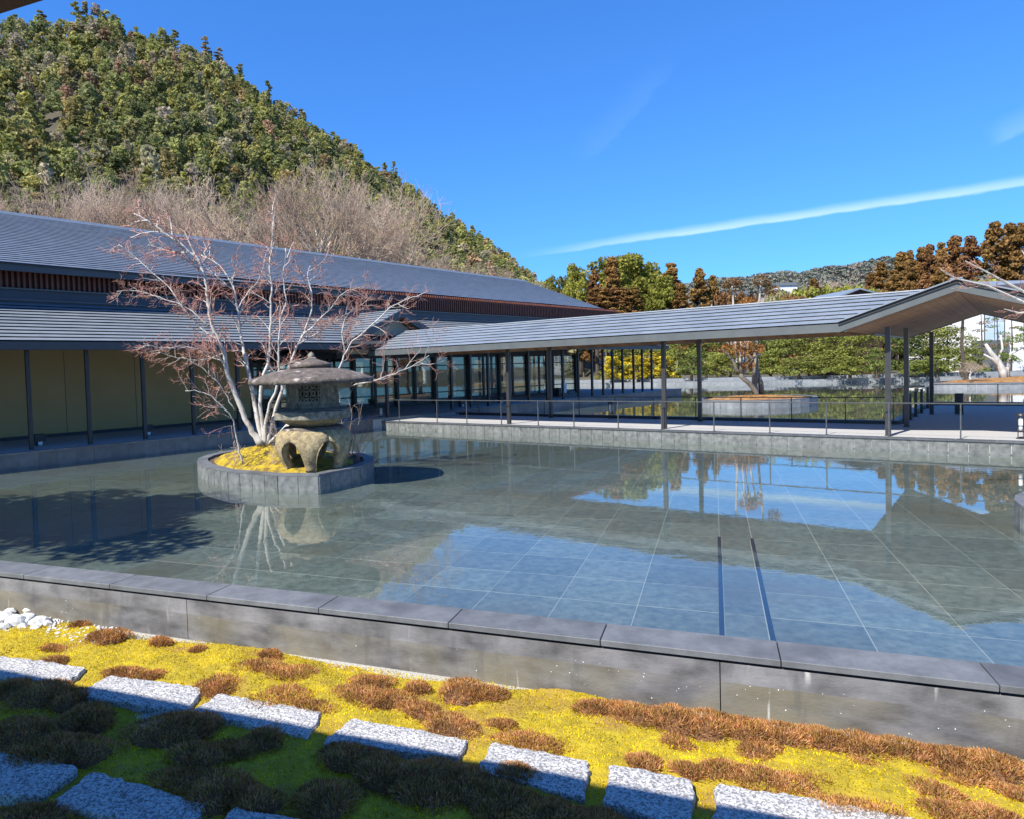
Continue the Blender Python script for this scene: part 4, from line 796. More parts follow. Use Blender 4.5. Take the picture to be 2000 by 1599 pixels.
# ================================================================ ISLANDS
def inset(pts, d):
    cx = sum(p[0] for p in pts) / len(pts); cy = sum(p[1] for p in pts) / len(pts); out = []
    for x, y in pts:
        l = math.hypot(x - cx, y - cy); k = (l - d) / l; out.append((cx + (x - cx) * k, cy + (y - cy) * k))
    return out
def island(name, label, pts, h, mod, wd=.2, mat=M_face, capmat=M_cope, soil=M_soil, mound=None, mlabel=None, peak=.3, seed=1, pc=None):
    cx = sum(p[0] for p in pts) / len(pts); cy = sum(p[1] for p in pts) / len(pts)
    t = Thing(name, label, 'planter', W, (cx, cy, 0))
    n = len(pts); inn = inset(pts, wd)
    area = sum(pts[i][0] * pts[(i + 1) % n][1] - pts[(i + 1) % n][0] * pts[i][1] for i in range(n))
    loop = pts + [pts[0]]
    curb(t, loop if area > 0 else loop[::-1], -.07, h - .03, mod, mat, joint=.010)
    for i in range(n):
        j = (i + 1) % n; m = MB()
        e = inset(pts, -.02)
        a, b, c, d = e[i], e[j], inn[j], inn[i]
        if area < 0: a, b, c, d = b, a, d, c
        m.hexa([(*a, h - .03), (*b, h - .03), (*c, h - .03), (*d, h - .03), (*a, h), (*b, h), (*c, h), (*d, h)]); t.part('cap_slate', m, capmat)
    m = MB(); m.prism(inn if area > 0 else inn[::-1], -.1, h - .05); t.part('bed', m, soil)
    m = MB(); e2 = inset(inn, -.01)
    return t, inn, (cx, cy)
def mound_mesh(name, poly, z0, peak, pc, step, mat, rough=.02, pw=.8, edge=.9):
    xs = [p[0] for p in poly]; ys = [p[1] for p in poly]
    from mathutils.geometry import intersect_point_line
    def inside(x, y):
        c = False; n = len(poly); j = n - 1
        for i in range(n):
            if (poly[i][1] > y) != (poly[j][1] > y) and x < (poly[j][0] - poly[i][0]) * (y - poly[i][1]) / (poly[j][1] - poly[i][1]) + poly[i][0]: c = not c
            j = i
        return c
    # polar grid towards the polygon edge
    V = [(pc[0], pc[1], z0 + peak)]; Fc = []; NA, NRr = 72, 22
    for q in range(NA):
        a = 2 * math.pi * q / NA; lo, hi = 0, 60
        for _ in range(24):
            mid = (lo + hi) / 2
            if inside(pc[0] + mid * math.cos(a), pc[1] + mid * math.sin(a)): lo = mid
            else: hi = mid
        for k in range(1, NRr + 1):
            r = lo * k / NRr * edge; s = k / NRr
            hgt = peak * (1 - s ** 1.6) ** pw
            V.append((pc[0] + r * math.cos(a) + NR.normal(0, rough * .3), pc[1] + r * math.sin(a), z0 + hgt + NR.normal(0, rough) * (s < .99)))
    for q in range(NA):
        p = (q + 1) % NA
        Fc.append((0, 1 + q * NRr, 1 + p * NRr))
        for k in range(NRr - 1): Fc.append((1 + q * NRr + k, 1 + q * NRr + k + 1, 1 + p * NRr + k + 1, 1 + p * NRr + k))
    mb = MB(); mb.v = V; mb.f = Fc; mb.m = [0] * len(Fc)
    return mb

M_moss = mk('yellow_moss', (.26, .18, .008), (.50, .36, .010), 14, .9, .03, 34, detail=9, nrough=.75, c3=(.15, .095, .02), c3s=5, c3r=(.44, .60))
t, inn, cc = island('lantern_island', 'low slate-faced island holding the stone lantern and the bare maple', [tuple(p) for p in ISLAND], .29, .30)
mb = mound_mesh('moss', inn, .235, .33, (-3.5, 14.1), 0, M_moss, .012)
single('moss_mound', mb, M_moss, 'bright yellow moss mound around the foot of the bare maple', 'moss', W, (-3.5, 14.1, .235), smooth=False, kind='stuff')
isl2 = []
for q in range(28):
    a = 2 * math.pi * q / 28; x, y = 2.75 * math.cos(a), 2.2 * math.sin(a)
    r = .42; isl2.append((14.35 + x * math.cos(r) - y * math.sin(r), 31.3 + x * math.sin(r) + y * math.cos(r)))
t, inn, cc = island('twin_trunk_island', 'round slate island in the rear pond carrying two gnarled pollarded cedars', isl2, .30, .33, mat=bpy.data.materials['far_wall_slate'])
mb = mound_mesh('litter', inn, .25, .14, (14.35, 31.3), 0, M_needle, .015)
single('needle_litter', mb, M_needle, 'orange brown needle litter on the twin-trunk island', 'leaf litter', W, (14.35, 31.3, .25), kind='stuff')
isl3 = []
for q in range(32):
    a = 2 * math.pi * q / 32; x, y = 6.2 * math.cos(a), 3.1 * math.sin(a); r = -.12
    isl3.append((35.2 + x * math.cos(r) - y * math.sin(r), 40.4 + x * math.sin(r) + y * math.cos(r)))
t, inn, cc = island('pine_island', 'wide slate island at right of the rear pond carrying a trained pine', isl3, .32, .45, mat=bpy.data.materials['far_wall_slate'])
mb = mound_mesh('litter', inn, .27, .28, (35.4, 40.6), 0, M_needle, .02)
single('needle_litter', mb, M_needle, 'orange brown ground cover on the pine island', 'leaf litter', W, (35.4, 40.6, .27), kind='stuff')
isl4 = []
for q in range(30):
    a = 2 * math.pi * q / 30; isl4.append((8.05 + 1.62 * math.cos(a), 7.15 + 1.62 * math.sin(a)))
t, inn, cc = island('round_planter', 'rounded slate planter edge at the right border of the near pool', isl4, .28, .34, wd=.28)
mb = mound_mesh('moss', inn, .23, .10, (8.05, 7.15), 0, M_moss, .01)
single('moss_mound', mb, M_moss, 'moss filling the round planter at the right border', 'moss', W, (8.05, 7.15, .23), kind='stuff')

# ================================================================ STONE LANTERN
LX, LY = -2.31, 12.85
def hexr(k=.07, ph=0):
    return lambda a, r, z: 1 + k * (math.cos(6 * (a - ph)) - 1) * .5
t = Thing('stone_lantern', 'large snow-viewing stone lantern with wide umbrella roof and six curved legs', 'lantern', W, (LX, LY, .27))
ph0 = math.radians(-88)
# legs
ZB, ZT = .27, 1.01
for k in range(6):
    mid = ph0 + k * math.pi / 3; m = MB(); NS, NH = 9, 16
    def rad(h): return .66 + .05 * math.sin(min(1, h) * math.pi) - .14 * (1 - min(1, h / .6)) ** 1.3 + (.0 if h > .1 else .035 * (1 - h / .1))
    def hw(h):
        full = math.pi / 6
        if h >= .74: return full
        e = math.sqrt(max(0, 1 - (h / .74) ** 2.3)); wl = .175
        return full - (full - wl) * e
    rings = []
    for layer, dr in ((0, 0), (1, -.13)):
        for i in range(NH + 1):
            h = i / NH
            for j in range(NS):
                s_ = -1 + 2 * j / (NS - 1); th = mid + s_ * hw(h) * .997
                r = rad(h) + dr * (1 if h < .9 else 1); bul = .035 * (1 - s_ * s_) * (1 - h) if layer == 0 else 0
                if h > .85 and layer == 0: r -= .10 * ((h - .85) / .15) ** 2
                rr = r + bul
                m.v.append((LX + rr * math.cos(th), LY + rr * math.sin(th), ZB + (ZT - ZB) * h))
    o2 = (NH + 1) * NS
    for i in range(NH):
        for j in range(NS - 1):
            a = i * NS + j; m.f.append((a, a + 1, a + 1 + NS, a + NS)); m.f.append((o2 + a + 1, o2 + a, o2 + a + NS, o2 + a + NS + 1)); m.m += [0, 0]
        for j, fl in ((0, 0), (NS - 1, 1)):
            a = i * NS + j; q = (a, a + NS, o2 + a + NS, o2 + a); m.f.append(q if not fl else q[::-1]); m.m.append(0)
    for j in range(NS - 1): m.f.append((j + 1, j, o2 + j, o2 + j + 1)); m.m.append(0)
    lg = t.part('leg', m, M_lleg, smooth=True)
    # raised rim along the arch
    rim = []
    for i in range(0, 12):
        h = i / 16 * .99; th = mid + hw(h) * .95; r = rad(h) + .015; rim.append((LX + r * math.cos(th), LY + r * math.sin(th), ZB + (ZT - ZB) * h))
    m = MB(); m.tube(rim, .012, 5); t.part('arch_rim', m, M_lleg, lg, smooth=True)
m = MB(); m.lathe(LX, LY, [(.30, .96), (.57, .96), (.60, 1.0), (.55, 1.045), (.40, 1.06), (.001, 1.06)], 48, fn=hexr(.04, ph0)); t.part('base_ring', m, M_lroof, smooth=True)
m = MB(); m.lathe(LX, LY, [(.40, 1.05), (.44, 1.07), (.58, 1.15), (.63, 1.185), (.66, 1.19)], 48, fn=hexr(.10, ph0)); t.part('bowl', m, M_lleg, smooth=True)
m = MB(); m.lathe(LX, LY, [(.60, 1.187), (.715, 1.19), (.735, 1.20), (.735, 1.325), (.72, 1.34), (.52, 1.375), (.001, 1.38)], 48, fn=hexr(.13, ph0)); t.part('platform', m, M_lstone)
# fire box: six faces, the front one pierced by a lattice window
FR, FZ0, FZ1 = .475, 1.375, 1.90; fph = ph0 - math.pi / 6 * 0
corners = [(LX + FR * math.cos(fph + math.pi / 6 + k * math.pi / 3), LY + FR * math.sin(fph + math.pi / 6 + k * math.pi / 3)) for k in range(6)]
m = MB()
for k in range(6):
    a, b = corners[k - 1], corners[k]
    # face k is centred on fph + k*60deg
    def L_(u, z, dn=0, a=a, b=b):
        nx, ny = (b[1] - a[1]), -(b[0] - a[0]); l = math.hypot(nx, ny)
        return (a[0] + (b[0] - a[0]) * u + nx / l * dn, a[1] + (b[1] - a[1]) * u + ny / l * dn, z)
    if k in (0, 3):
        u0, u1, z0, z1 = .10, .90, 1.50, 1.77
        for (ua, ub, za, zb) in ((0, u0, FZ0, FZ1), (u1, 1, FZ0, FZ1), (u0, u1, FZ0, z0), (u0, u1, z1, FZ1)): m.quad(L_(ua, za), L_(ub, za), L_(ub, zb), L_(ua, zb))
        for (p, q) in (((u0, z0), (u1, z0)), ((u1, z0), (u1, z1)), ((u1, z1), (u0, z1)), ((u0, z1), (u0, z0))): m.quad(L_(*p), L_(*q), L_(*q, -.10), L_(*p, -.10))
        lat = MB(); nC = 3.0
        wd = u1 - u0; ht = z1 - z0; fw = FR
        rr = ht / 2 / 2 * 1.41
        # interlaced circles lattice (shippo)
        for ci in range(0, 4):
            for cj in range(0, 3):
                for off in (0,):
                    cu = u0 + wd * (ci) / 3; cz = z0 + ht * cj / 2; r = ht / 2
                    ru = r / fw
                    seg = 20
                    for s_ in range(seg):
                        a0, a1 = 2 * math.pi * s_ / seg, 2 * math.pi * (s_ + 1) / seg
                        am = (a0 + a1) / 2; uu, zz = cu + ru * .72 * math.cos(am), cz + r * .72 * math.sin(am)
                        if not (u0 - .0 <= uu <= u1 and z0 <= zz <= z1): continue
                        P_ = [L_(min(max(cu + ru * kk * math.cos(aa), u0), u1), min(max(cz + r * kk * math.sin(aa), z0), z1), dd) for dd in (-.05, -.012) for aa, kk in ((a0, .60), (a1, .60), (a1, .84), (a0, .84))]
                        lat.hexa([P_[0], P_[1], P_[2], P_[3], P_[4], P_[5], P_[6], P_[7]])
        if k == 0: LAT = lat
        fm = MB()
        for (ua, ub, za, zb) in ((u0 - .03, u0, z0 - .012, z1 + .012), (u1, u1 + .03, z0 - .012, z1 + .012), (u0, u1, z0 - .012, z0), (u0, u1, z1, z1 + .012)):
            fm.hexa([L_(ua, za, 0), L_(ub, za, 0), L_(ub, za, .012), L_(ua, za, .012), L_(ua, zb, 0), L_(ub, zb, 0), L_(ub, zb, .012), L_(ua, zb, .012)])
        if k == 0: FRM = fm
    else: m.quad(L_(0, FZ0), L_(1, FZ0), L_(1, FZ1), L_(0, FZ1))
m.poly([(c[0], c[1], FZ1) for c in corners]); m.poly([(c[0], c[1], FZ0) for c in corners][::-1])
fb = t.part('fire_box', m, M_lstone)
t.part('lattice', LAT, M_lstone, fb); t.part('window_frame', FRM, M_lstone, fb)
m = MB(); m.lathe(LX, LY, [(.001, FZ0 + .03), (.28, FZ0 + .03), (.28, FZ1 - .03), (.001, FZ1 - .03)], 8); t.part('inner_shade_drum', m, M_blackhole, fb)  # near-black drum added in the hollow, its colour standing for inner shade
m = MB(); m.lathe(LX, LY, [(.48, FZ0 - .005), (.505, FZ0 + .0), (.51, FZ0 + .04), (.48, FZ0 + .07)], 6, fn=None); m.v = [(LX + (x - LX) * math.cos(fph + math.pi / 6) - (y - LY) * math.sin(fph + math.pi / 6), LY + (x - LX) * math.sin(fph + math.pi / 6) + (y - LY) * math.cos(fph + math.pi / 6), z) for x, y, z in m.v]; t.part('fire_box_foot', m, M_lstone, fb)
m = MB(); m.lathe(LX, LY, [(.001, 1.86), (.45, 1.865), (.9, 1.84), (1.13, 1.815), (1.16, 1.82), (1.165, 1.885), (1.14, 1.905), (.95, 1.975), (.75, 2.035), (.55, 2.075), (.35, 2.095), (.001, 2.10)], 60, fn=hexr(.035, ph0)); t.part('umbrella_roof', m, M_lroof, smooth=True)
m = MB(); m.lathe(LX, LY, [(.001, 2.09), (.34, 2.09), (.375, 2.11), (.385, 2.15), (.37, 2.175), (.28, 2.21), (.16, 2.245), (.09, 2.275), (.06, 2.30)], 36, fn=hexr(.06, ph0)); t.part('cap_stone', m, M_lroof, smooth=True)
m = MB(); m.lathe(LX, LY, [(.058, 2.285), (.062, 2.30), (.062, 2.335), (.05, 2.355), (.025, 2.38), (.012, 2.39), (.001, 2.40)], 20); t.part('finial', m, M_lstone, smooth=True)

# ================================================================ FOLIAGE AND BRANCH TOOLS
def tri_tubes(P0, P1, R0, R1):
    P0, P1 = np.asarray(P0, float), np.asarray(P1, float); R0, R1 = np.asarray(R0, float), np.asarray(R1, float); n = len(P0)
    d = P1 - P0; d /= np.linalg.norm(d, axis=1)[:, None] + 1e-9
    ref = np.where(np.abs(d[:, 2:3]) > .9, np.array([[1., 0, 0]]), np.array([[0, 0, 1.]]))
    u = np.cross(d, ref); u /= np.linalg.norm(u, axis=1)[:, None] + 1e-9; w = np.cross(d, u)
    V = np.empty((n, 6, 3))
    for q in range(3):
        a = 2 * math.pi * q / 3; o = u * math.cos(a) + w * math.sin(a)
        V[:, q] = P0 + o * R0[:, None]; V[:, 3 + q] = P1 + o * R1[:, None]
    b = (np.arange(n) * 6)[:, None]
    Fc = np.concatenate([b + np.array([[q, (q + 1) % 3, 3 + (q + 1) % 3, 3 + q]]) for q in range(3)])
    return V.reshape(-1, 3), Fc
def bare_tree_segments(rs, H=14, spread=.5, levels=6, trunk=.22, kids=(3, 4), up=.35, limit=6000, wiggle=.16):
    segs = []
    def grow(p, d, L, r, lv):
        if len(segs) > limit: return
        n = 3 if lv < 2 else 2; q = p
        for i in range(n):
            d = d + np.array([rs.normal(0, wiggle), rs.normal(0, wiggle), rs.normal(0, wiggle * .6) + up * .12 * lv]); d /= np.linalg.norm(d)
            q2 = q + d * L / n; r2 = r * (1 - .35 * (i + 1) / n); segs.append((q, q2, r * (1 - .35 * i / n), r2, lv)); q = q2
            if lv >= 1 and lv < levels and i < n - 1: child(q, d, L, r2, lv, 1)
        if lv < levels: child(q, d, L, r * .65, lv, rs.randint(kids[0] - 1, kids[1]))
    def child(q, d, L, r, lv, k):
        for _ in range(k):
            a = np.cross(d, rs.normal(size=3)); a /= np.linalg.norm(a) + 1e-9
            th = rs.uniform(.28, .75) * (spread / .5); e = d * math.cos(th) + a * math.sin(th); e[2] += up * .35; e /= np.linalg.norm(e)
            grow(q, e, L * rs.uniform(.55, .8), r * rs.uniform(.55, .78), lv + 1)
    grow(np.zeros(3), np.array([rs.normal(0, .05), rs.normal(0, .05), 1.]), H * .27, trunk, 0)
    return segs
def leaf_quads(pts, nrm, size, rs, aspect=1.0, jitter=.8):
    n = len(pts); nn = nrm + rs.normal(0, jitter, (n, 3)); nn /= np.linalg.norm(nn, axis=1)[:, None] + 1e-9
    t = np.cross(nn, rs.normal(size=(n, 3))); t /= np.linalg.norm(t, axis=1)[:, None] + 1e-9; b = np.cross(nn, t)
    s = size * rs.uniform(.55, 1.3, (n, 1)); s2 = s * aspect
    V = np.stack([pts - t * s - b * s2 * .3, pts - t * s * .1 - b * s2, pts + t * s + b * s2 * .2, pts + t * s * .0 + b * s2], 1)
    return V.reshape(-1, 3), np.arange(4 * n).reshape(n, 4)
def blob_points(blobs, n, rs, rmin=.72):
    B = np.array(blobs); w = (B[:, 3] * B[:, 4]); w /= w.sum(); k = rs.choice(len(B), n, p=w)
    d = rs.normal(size=(n, 3)); d /= np.linalg.norm(d, axis=1)[:, None]; r = rs.uniform(rmin, 1.0, (n, 1)) ** .5
    sc = np.stack([B[k, 3], B[k, 3], B[k, 4]], 1); p = B[k, :3] + d * r * sc
    nn = d / sc; nn /= np.linalg.norm(nn, axis=1)[:, None]
    return p, nn
def crown_blobs(kind, rs):
    """unit-height crowns; radius 1 in plan"""
    b = []
    if kind == 'broad':
        for _ in range(60):
            a = rs.uniform(0, 6.283); z = rs.uniform(.25, .97); R_ = math.sqrt(max(.02, 1 - ((z - .52) / .5) ** 2)) * rs.uniform(.35, .85)
            b.append((R_ * math.cos(a), R_ * math.sin(a), z, rs.uniform(.13, .27), rs.uniform(.04, .085)))
    elif kind == 'cedar':
        for _ in range(150):
            a = rs.uniform(0, 6.283); z = rs.uniform(.05, .985) ** .8; R_ = (1 - z) ** .62 * rs.uniform(.5, .98)
            b.append((R_ * math.cos(a), R_ * math.sin(a), z, rs.uniform(.07, .24), rs.uniform(.012, .034)))
    elif kind == 'pine':
        for _ in range(15):
            a = rs.uniform(0, 6.283); z = rs.uniform(.38, 1.0); R_ = (1.15 - z) * rs.uniform(.2, 1.2)
            b.append((R_ * math.cos(a), R_ * math.sin(a), z, rs.uniform(.26, .46), rs.uniform(.035, .06)))
    elif kind == 'spread':      # bushy garden pine, clothed to the ground
        for _ in range(34):
            a = rs.uniform(0, 6.283); z = rs.uniform(.10, .96); R_ = math.sqrt(max(.03, 1.02 - z)) * rs.uniform(.4, .95)
            b.append((R_ * math.cos(a), R_ * math.sin(a), z, rs.uniform(.24, .42), rs.uniform(.05, .085)))
    return b
def crown_mesh(name, kind, n, size, seed, mat, sx, sz, flat=0, trunkmat=None, attr=None, rmin=.6):
    """real-size crown: sx radius, sz height"""
    rs = np.random.RandomState(seed); B = [(x * sx, y * sx, z * sz, r * sx, q * sz) for x, y, z, r, q in crown_blobs(kind, rs)]
    p, nn = blob_points(B, n, rs, rmin); V, Fc = leaf_quads(p, nn, size, rs, .75)
    if trunkmat is not None:
        a = np.array([[0, 0, -.3, sx * .0, 0]]); P0 = [[0, 0, -.5]]; P1 = [[0, 0, sz * .9]]
        V2, F2 = tri_tubes(P0, P1, [sz * .018], [sz * .006]); F2 = F2 + len(V)
        mi = np.concatenate([np.zeros(len(Fc)), np.ones(len(F2))]); V = np.concatenate([V, V2]); Fc = np.concatenate([Fc, F2])
        return np_mesh(name, V, Fc, [mat, trunkmat], mi)
    return np_mesh(name, V, Fc, mat)

HILLC = [(0.169, 0.189, 0.085), (0.26, 0.28, 0.098), (0.351, 0.345, 0.111), (0.208, 0.227, 0.098), (0.39, 0.351, 0.13), (0.312, 0.305, 0.111), (0.429, 0.364, 0.286), (0.286, 0.293, 0.104), (0.195, 0.221, 0.111), (0.351, 0.332, 0.104), (0.416, 0.26, 0.182)]
M_hillleaf = leafmat('hill_foliage', HILLC, .42, .2)
M_hillleafa = leafmat('hill_foliage_far', HILLC, .42, .2, use='attr')
M_camphor = leafmat('camphor_foliage', [(.18, .19, .04), (.27, .265, .055), (.21, .205, .05)], .4, .3)
M_cedar = leafmat('winter_cedar_foliage', [(.24, .14, .05), (.30, .18, .06), (.25, .125, .06), (.27, .18, .055)], .35, .35)
M_gpine = leafmat('garden_pine_foliage', [(.15, .18, .045), (.24, .25, .06), (.13, .165, .05), (.22, .22, .055)], .35, .8)
M_bamboo = leafmat('bamboo_foliage', [(.22, .24, .05), (.28, .27, .06)], .35, .5)
M_brown = leafmat('brown_shrub_foliage', [(.24, .15, .05), (.20, .10, .05)], .25, .5)
M_yellow = leafmat('yellow_shrub_foliage', [(.42, .33, .03), (.52, .41, .035), (.34, .30, .05)], .35, 1.2)
M_pinepad = leafmat('trained_pine_needles', [(.10, .15, .025), (.17, .21, .04)], .25, 2)
M_rustfol = leafmat('rusty_foliage', [(.30, .13, .04), (.38, .19, .06)], .3, 2)

# ================================================================ WOODED HILL
AZ = np.array([h[0] for h in HILL]); EL = np.array([h[1] for h in HILL])
def ridge(az):
    e = np.interp(az, AZ, EL); Rr = np.interp(az, [-1.0, -.6, -.2, .2], [255, 255, 315, 390]); return Rr, e
def hill_h(az, r):
    Rr, e = ridge(az); s = np.clip((r - 80) / (Rr - 80), 0, 1.6); top = np.maximum(Rr * e + 2 - 7.0, 2)
    h = np.where(s <= 1, top * s ** 1.12, top * (1 - (s - 1) * 1.2))
    return h + 1.2 * np.sin(az * 70 + r * .05) * np.clip(s, 0, 1) * np.clip(1.2 - s, 0, 1) * 3 - .5
gaz = np.linspace(-1.05, .235, 150); gs_ = np.linspace(0, 1.5, 50)
GA, GS = np.meshgrid(gaz, gs_, indexing='ij'); RRr, _ = ridge(GA); GR = 80 + GS * (RRr - 80)
GH = hill_h(GA, GR) + NR.normal(0, .4, GA.shape)
V = np.stack([GR * np.sin(GA), GR * np.cos(GA), GH], -1).reshape(-1, 3); ni, nj = GA.shape
idx = np.arange(ni * nj).reshape(ni, nj); Fc = np.stack([idx[:-1, :-1], idx[1:, :-1], idx[1:, 1:], idx[:-1, 1:]], -1).reshape(-1, 4)
o = link('hill', np_mesh('hill', V, Fc[:, ::-1], M_hill, smooth=True)); o['kind'] = 'structure'
# trees on the hill
protos = []
spec = [('pine', 1100, .27), ('pine', 1100, .27), ('broad', 1500, .25), ('broad', 1500, .26), ('cedar', 1300, .25), ('broad', 1400, .26), ('pine', 1000, .28)]
for i, (k, n, sz) in enumerate(spec): protos.append(crown_mesh('hill_tree', k, n, sz, 50 + i, M_hillleaf, 2.5 if k != 'pine' else 2.3, 7.6, trunkmat=M_bark))
M_greyleaf = leafmat('grey_bare_crown', [(.24, .20, .16), (.30, .25, .21)], .2, .3)
protos_lo = []
for i, (k, n, sz) in enumerate([('pine', 300, .42), ('broad', 360, .42), ('broad', 360, .42), ('cedar', 320, .40), ('pine', 300, .42)]):
    rs = np.random.RandomState(90 + i); B = [(x * 2.5, y * 2.5, z * 7.6, r * 2.5, q * 7.6) for x, y, z, r, q in crown_blobs(k, rs)]
    p, nn = blob_points(B, n, rs, .5); protos_lo.append(leaf_quads(p, nn, sz, rs, .75))
rs = np.random.RandomState(5); cand = []
for r in np.arange(92, 420, 4.0):
    for az in np.arange(-.72, .22, 4.0 / r):
        a2 = az + rs.uniform(-.45, .45) * 4.0 / r; r2 = r + rs.uniform(-2, 2); Rr, e = ridge(a2)
        if r2 > Rr + 5: continue
        cand.append((r2, a2))
cand.sort()
front, back = [], []
for c in cand:
    # the lowest ones stand behind the bare trees and the roof; only what rises into view counts
    h = float(hill_h(np.array(c[1]), np.array(c[0]))); el = (h + 8 - 2) / c[0]
    pxel = 1360 * el
    if pxel < 150 + max(0, c[1]) * -300: continue
    (front if len(front) < 285 else back).append((c, h))
tiers = [front[q:q + 41] for q in range(0, len(front), 41)]
TN = 'lowest second third fourth fifth sixth highest'.split()
for ti, tier in enumerate(tiers):
    for i, ((r, az), h) in enumerate(sorted(tier, key=lambda q: q[0][1])):
        k = rs.randint(len(protos)); sc = rs.uniform(.5, 1.2)
        o = link('hill_tree', protos[k], None, (r * math.sin(az), r * math.cos(az), h - .3), rs.uniform(0, 6.28), (sc * rs.uniform(.9, 1.2), sc * rs.uniform(.9, 1.2), sc * rs.uniform(.8, 1.25)))
        props(o, '%s on the hillside, %s tier above the bare trees, %s from the left' % ({'pine': 'layered pine', 'broad': 'rounded evergreen', 'cedar': 'narrow conifer'}[spec[k][0]], TN[min(ti, 6)], ordw(i)), 'tree', 'trees covering the wooded hillside')
VV, FF, TT = [], [], []; off = 0
for (c, h) in back:
    r, az = c; v, f = protos_lo[rs.randint(5)]; sc = rs.uniform(.5, 1.15) * (1.0 + (r - 200) * .0006); a = rs.uniform(0, 6.28)
    S3 = np.array([sc * rs.uniform(.9, 1.2), sc * rs.uniform(.9, 1.2), sc * rs.uniform(.85, 1.2)]); vv = v * S3; ca_, sa_ = math.cos(a), math.sin(a)
    vv = np.stack([vv[:, 0] * ca_ - vv[:, 1] * sa_, vv[:, 0] * sa_ + vv[:, 1] * ca_, vv[:, 2]], 1) + np.array([r * math.sin(az), r * math.cos(az), h - .4])
    VV.append(vv); FF.append(f + off); TT.append(np.full(len(vv), rs.rand())); off += len(vv)
if VV:
    o = link('hill_forest', np_mesh('hill_forest', np.concatenate(VV), np.concatenate(FF), M_hillleafa, attr=np.concatenate(TT)))
    props(o, 'dense mixed evergreen forest covering the upper slope of the steep hill', 'forest', None, 'stuff')
# lone pines breaking the skyline of the hill
def lone(az, hgt, seed, label, cr=2.3):
    hgt *= .8
    Rr, e = ridge(np.array(az)); Rr = float(Rr); e = float(e); z0 = Rr * e + 2 - 6.5
    t = Thing('skyline_pine', label, 'tree', W, (Rr * math.sin(az), Rr * math.cos(az), z0 - 1), 'pines standing above the ridge of the hill')
    b = t.base; m = MB(); m.tube([(b.x, b.y, b.z), (b.x + .3, b.y, b.z + hgt * .5), (b.x, b.y, b.z + hgt)], [.3, .22, .08], 5); t.part('trunk', m, M_barkd)
    rs = np.random.RandomState(seed); B = []
    for q in range(7):
        zz = hgt * (.55 + .45 * q / 6); a = rs.uniform(0, 6.28); rr = cr * (1.1 - q / 9) * rs.uniform(.2, .9); B.append((rr * math.cos(a), rr * math.sin(a), zz, rs.uniform(.6, 1.2), .28)); B.append((-rr * math.sin(a), rr * math.cos(a), zz - .4, rs.uniform(.5, 1.0), .22))
    p, nn = blob_points(B, 1300, rs, .2); v, f = leaf_quads(p, nn, .2, rs); link('crown', np_mesh('crown', v, f, M_hillleaf), t.o)
from math import atan2
def pxaz(x): return math.atan((x - CX) / F) + .0
for i, (x, hg, s_) in enumerate([(22, 12, 1), (65, 11, 2), (120, 12, 3), (185, 14, 4), (205, 13, 5), (372, 12, 6), (430, 15, 7), (455, 13, 8), (493, 12, 9), (548, 15, 10), (608, 11, 11), (670, 11, 12), (783, 17, 13), (830, 10, 14), (860, 10, 15)]):
    lone(pxaz(x), hg, s_, 'dark pine rising above the hill skyline, %s from the left' % ordw(i))

# ================================================================ FAR MOUNTAIN
faz = np.array([h[0] for h in FARHILL]); fel = np.array([h[1] for h in FARHILL])
ga2 = np.linspace(.16, .95, 240); gs2 = np.linspace(0, 1.3, 40); GA, GS = np.meshgrid(ga2, gs2, indexing='ij')
def far_h(az, s):
    e = np.interp(az, faz, fel) - .006; top = 1150 * e + 2; hh = top * np.clip(s, 0, 1) ** .8
    hh = np.where(s > 1, top * (1 - (s - 1) * 1.5), hh)
    return hh + 9 * np.sin(az * 95 + s * 9) * s * (1 - np.clip(s, 0, 1)) * 2.2 + 6 * np.sin(az * 230 + 2) * s * (1 - np.clip(s, 0, 1))
GH = far_h(GA, GS); GR = 420 + GS * 730
V = np.stack([GR * np.sin(GA), GR * np.cos(GA), GH], -1).reshape(-1, 3); ni, nj = GA.shape
idx = np.arange(ni * nj).reshape(ni, nj); Fc = np.stack([idx[:-1, :-1], idx[1:, :-1], idx[1:, 1:], idx[:-1, 1:]], -1).reshape(-1, 4)
M_far = mk('far_mountain_ground', (.09, .085, .07), (.17, .15, .13), .02, .95, detail=10, nrough=.7, c3=(.26, .20, .18), c3s=.006, c3r=(.52, .7))
o = link('far_mountain', np_mesh('far_mountain', V, Fc[:, ::-1], M_far, smooth=True)); o['kind'] = 'structure'
VV, FF, TT = [], [], []; off = 0; lo = []
for i in range(4):
    rs = np.random.RandomState(190 + i); B = [(x * 5, y * 5, z * 10, r * 5, q * 10) for x, y, z, r, q in crown_blobs(['broad', 'pine', 'cedar', 'broad'][i], rs)]
    p, nn = blob_points(B, 46, rs, .5); lo.append(leaf_quads(p, nn, 1.9, rs, .75))
rs = np.random.RandomState(77)
for _ in range(7500):
    az = rs.uniform(.17, .80); s = rs.uniform(.25, 1.02) ** .8; r = 420 + s * 730; h = float(far_h(np.array(az), np.array(s))); v, f = lo[rs.randint(4)]; sc = rs.uniform(.4, .9)
    VV.append(v * sc + np.array([r * math.sin(az), r * math.cos(az), h - 1])); FF.append(f + off); TT.append(np.full(len(v), rs.rand())); off += len(v)
M_farleaf = leafmat('haze_toned_foliage', [(.17, .20, .155), (.21, .23, .17), (.26, .24, .20), (.19, .215, .165), (.28, .26, .235), (.24, .205, .165)], .2, .01, use='attr', var=.3)  # leaf tones lightened so the colour itself carries the distance haze
o = link('mountain_forest', np_mesh('mountain_forest', np.concatenate(VV), np.concatenate(FF), M_farleaf, attr=np.concatenate(TT)))
props(o, 'haze-toned mixed forest over the distant low mountain', 'forest', None, 'stuff')
